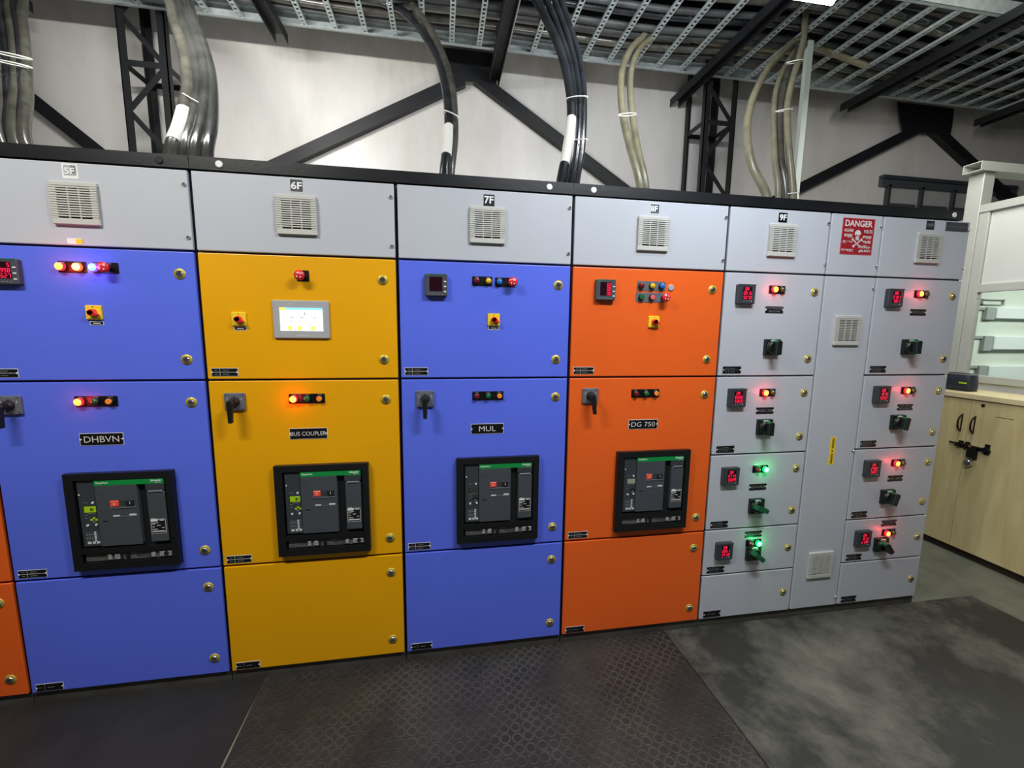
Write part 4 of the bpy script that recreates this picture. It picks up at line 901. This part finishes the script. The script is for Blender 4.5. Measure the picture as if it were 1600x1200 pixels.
obj('lime_print', MB().box(4.125, 4.128, 0.600, 0.650, 1.290, 1.302, 'lime'), bag)
obj('zip_rim', MB().tube([Vector(v)+Vector((0, 0, 0.002)) for v in vs[3*n_:4*n_]], 0.003, 'greyp', 6, True), bag)

# ================================================================ office partition of aluminium, board and glass
pt = empty('office_partition', 'pale aluminium partition frame with white board and glass right of the switchboard', 'partition', (4.45, 0.0, 0))
def hollow(b, x0, x1, y0, y1, z0, z1, ax, t=0.006, m='alum'):
    if ax == 'x':
        b.box(x0, x1, y0, y0+t, z0, z1, m).box(x0, x1, y1-t, y1, z0, z1, m).box(x0, x1, y0+t, y1-t, z0, z0+t, m).box(x0, x1, y0+t, y1-t, z1-t, z1, m)
    return b
obj('post', MB().box(4.415, 4.520, 0.880, 0.985, 0, 2.935, 'alum'), pt, bevel=0.004)
obj('top_rail', hollow(MB(), 4.345, 8.8, 0.86, 0.985, 2.937, 3.005, 'x'), pt)
obj('stile', MB().box(4.420, 4.470, 0.815, 0.878, 0, 2.62, 'alum'), pt, bevel=0.003)
obj('head_rail', MB().box(4.410, 4.480, -2.2, 0.878, 2.621, 2.680, 'alum'), pt, bevel=0.003)
obj('white_panel', MB().box(4.440, 4.455, -2.2, 0.812, 2.062, 2.618, 'board'), pt)
obj('mid_rail', MB().box(4.415, 4.475, -2.2, 0.812, 1.998, 2.060, 'alum'), pt, bevel=0.003)
obj('glass_pane', MB().box(4.442, 4.448, -2.2, 0.812, 1.342, 1.996, 'glass'), pt)
obj('sill_rail', MB().box(4.418, 4.472, -2.2, 0.812, 1.285, 1.340, 'alum'), pt, bevel=0.003)
obj('lower_panel', MB().box(4.440, 4.455, -2.2, 0.812, 0, 1.283, 'board'), pt)
# inside the office
struct('wall_office', MB().box(4.53, 8.8, 1.32, 1.40, 0, 2.75, 'mint'))
for i, (za, zb, xl) in enumerate(((1.815, 1.920, 5.385), (1.520, 1.650, 5.410), (1.225, 1.365, 5.400))):
    o = obj('wall_trunking', MB().rbox(xl, 6.9, 1.27, 1.319, za, zb, 0.01, 'paper', 0.006)); tag(o, ('top', 'middle', 'bottom')[i]+' white panel on the office wall, seen through the partition glass', 'wall panel', 'white panels on the office wall')
    obj('end_bracket', MB().box(xl-0.10, xl, 1.285, 1.319, za-0.01, zb, 'greyp').box(xl-0.28, xl-0.10, 1.30, 1.319, zb-0.025, zb, 'greyp'), o)
b = MB(); xa, xb, za, zb = 5.24, 5.50, 1.943, 1.997
b.box(xa, xb, 1.30, 1.319, za, za+0.008, 'greyp').box(xa, xb, 1.30, 1.319, zb-0.008, zb, 'greyp').box(xa, xa+0.008, 1.30, 1.319, za, zb, 'greyp').box(xb-0.008, xb, 1.30, 1.319, za, zb, 'greyp')
tag(obj('bracket_frame', b), 'small grey rectangular frame on the office wall above the top white panel', 'bracket')

root = empty('office_fill_lamp', 'added unseen panel lamp to light the glazed office', 'lamp', (5.6, 0.1, 2.56))  # housing invented for the added office fill light
obj('lamp_housing', MB().box(5.02, 6.18, -0.23, 0.43, 2.560, 2.60, 'white'), root)
for xx in (5.2, 6.0): obj('suspension_wire', MB().tube([(xx, 0.1, 2.60), (xx, 0.1, 5.295)], 0.003, 'gi', 6), root)

# ================================================================ rubber mats
def mat_sheet(label, x0, x1, y0, y1, m, wob=0.0, h=0.006):
    pts = []
    n_ = 14
    for k in range(n_+1): t = k/n_; pts.append((x0+wob*math.sin(t*3.1), y0+(y1-y0)*t))
    for k in range(n_+1): t = 1-k/n_; pts.append((x1+wob*math.sin(t*3.1), y0+(y1-y0)*t))
    pts = pts[::-1]
    n = len(pts); b = MB(); b.add([(x, y, 0.0005) for x, y in pts]+[(x, y, h) for x, y in pts], [tuple(reversed(range(n, 2*n)))] + [(i, (i+1) % n, (i+1) % n+n, i+n) for i in range(n)], m)
    tag(obj('rubber_mat', b), label, 'rubber mat', 'rubber mats in front of the switchboard')
mat_sheet('plain black rubber mat on the floor at the left', -2.9, -0.6605, -1.9, 0.010, 'matplain', 0, 0.007)
mat_sheet('black ring-patterned rubber mat on the floor in the middle', -0.660, 1.392, -1.9, 0.008, 'matring', 0.02, 0.006)
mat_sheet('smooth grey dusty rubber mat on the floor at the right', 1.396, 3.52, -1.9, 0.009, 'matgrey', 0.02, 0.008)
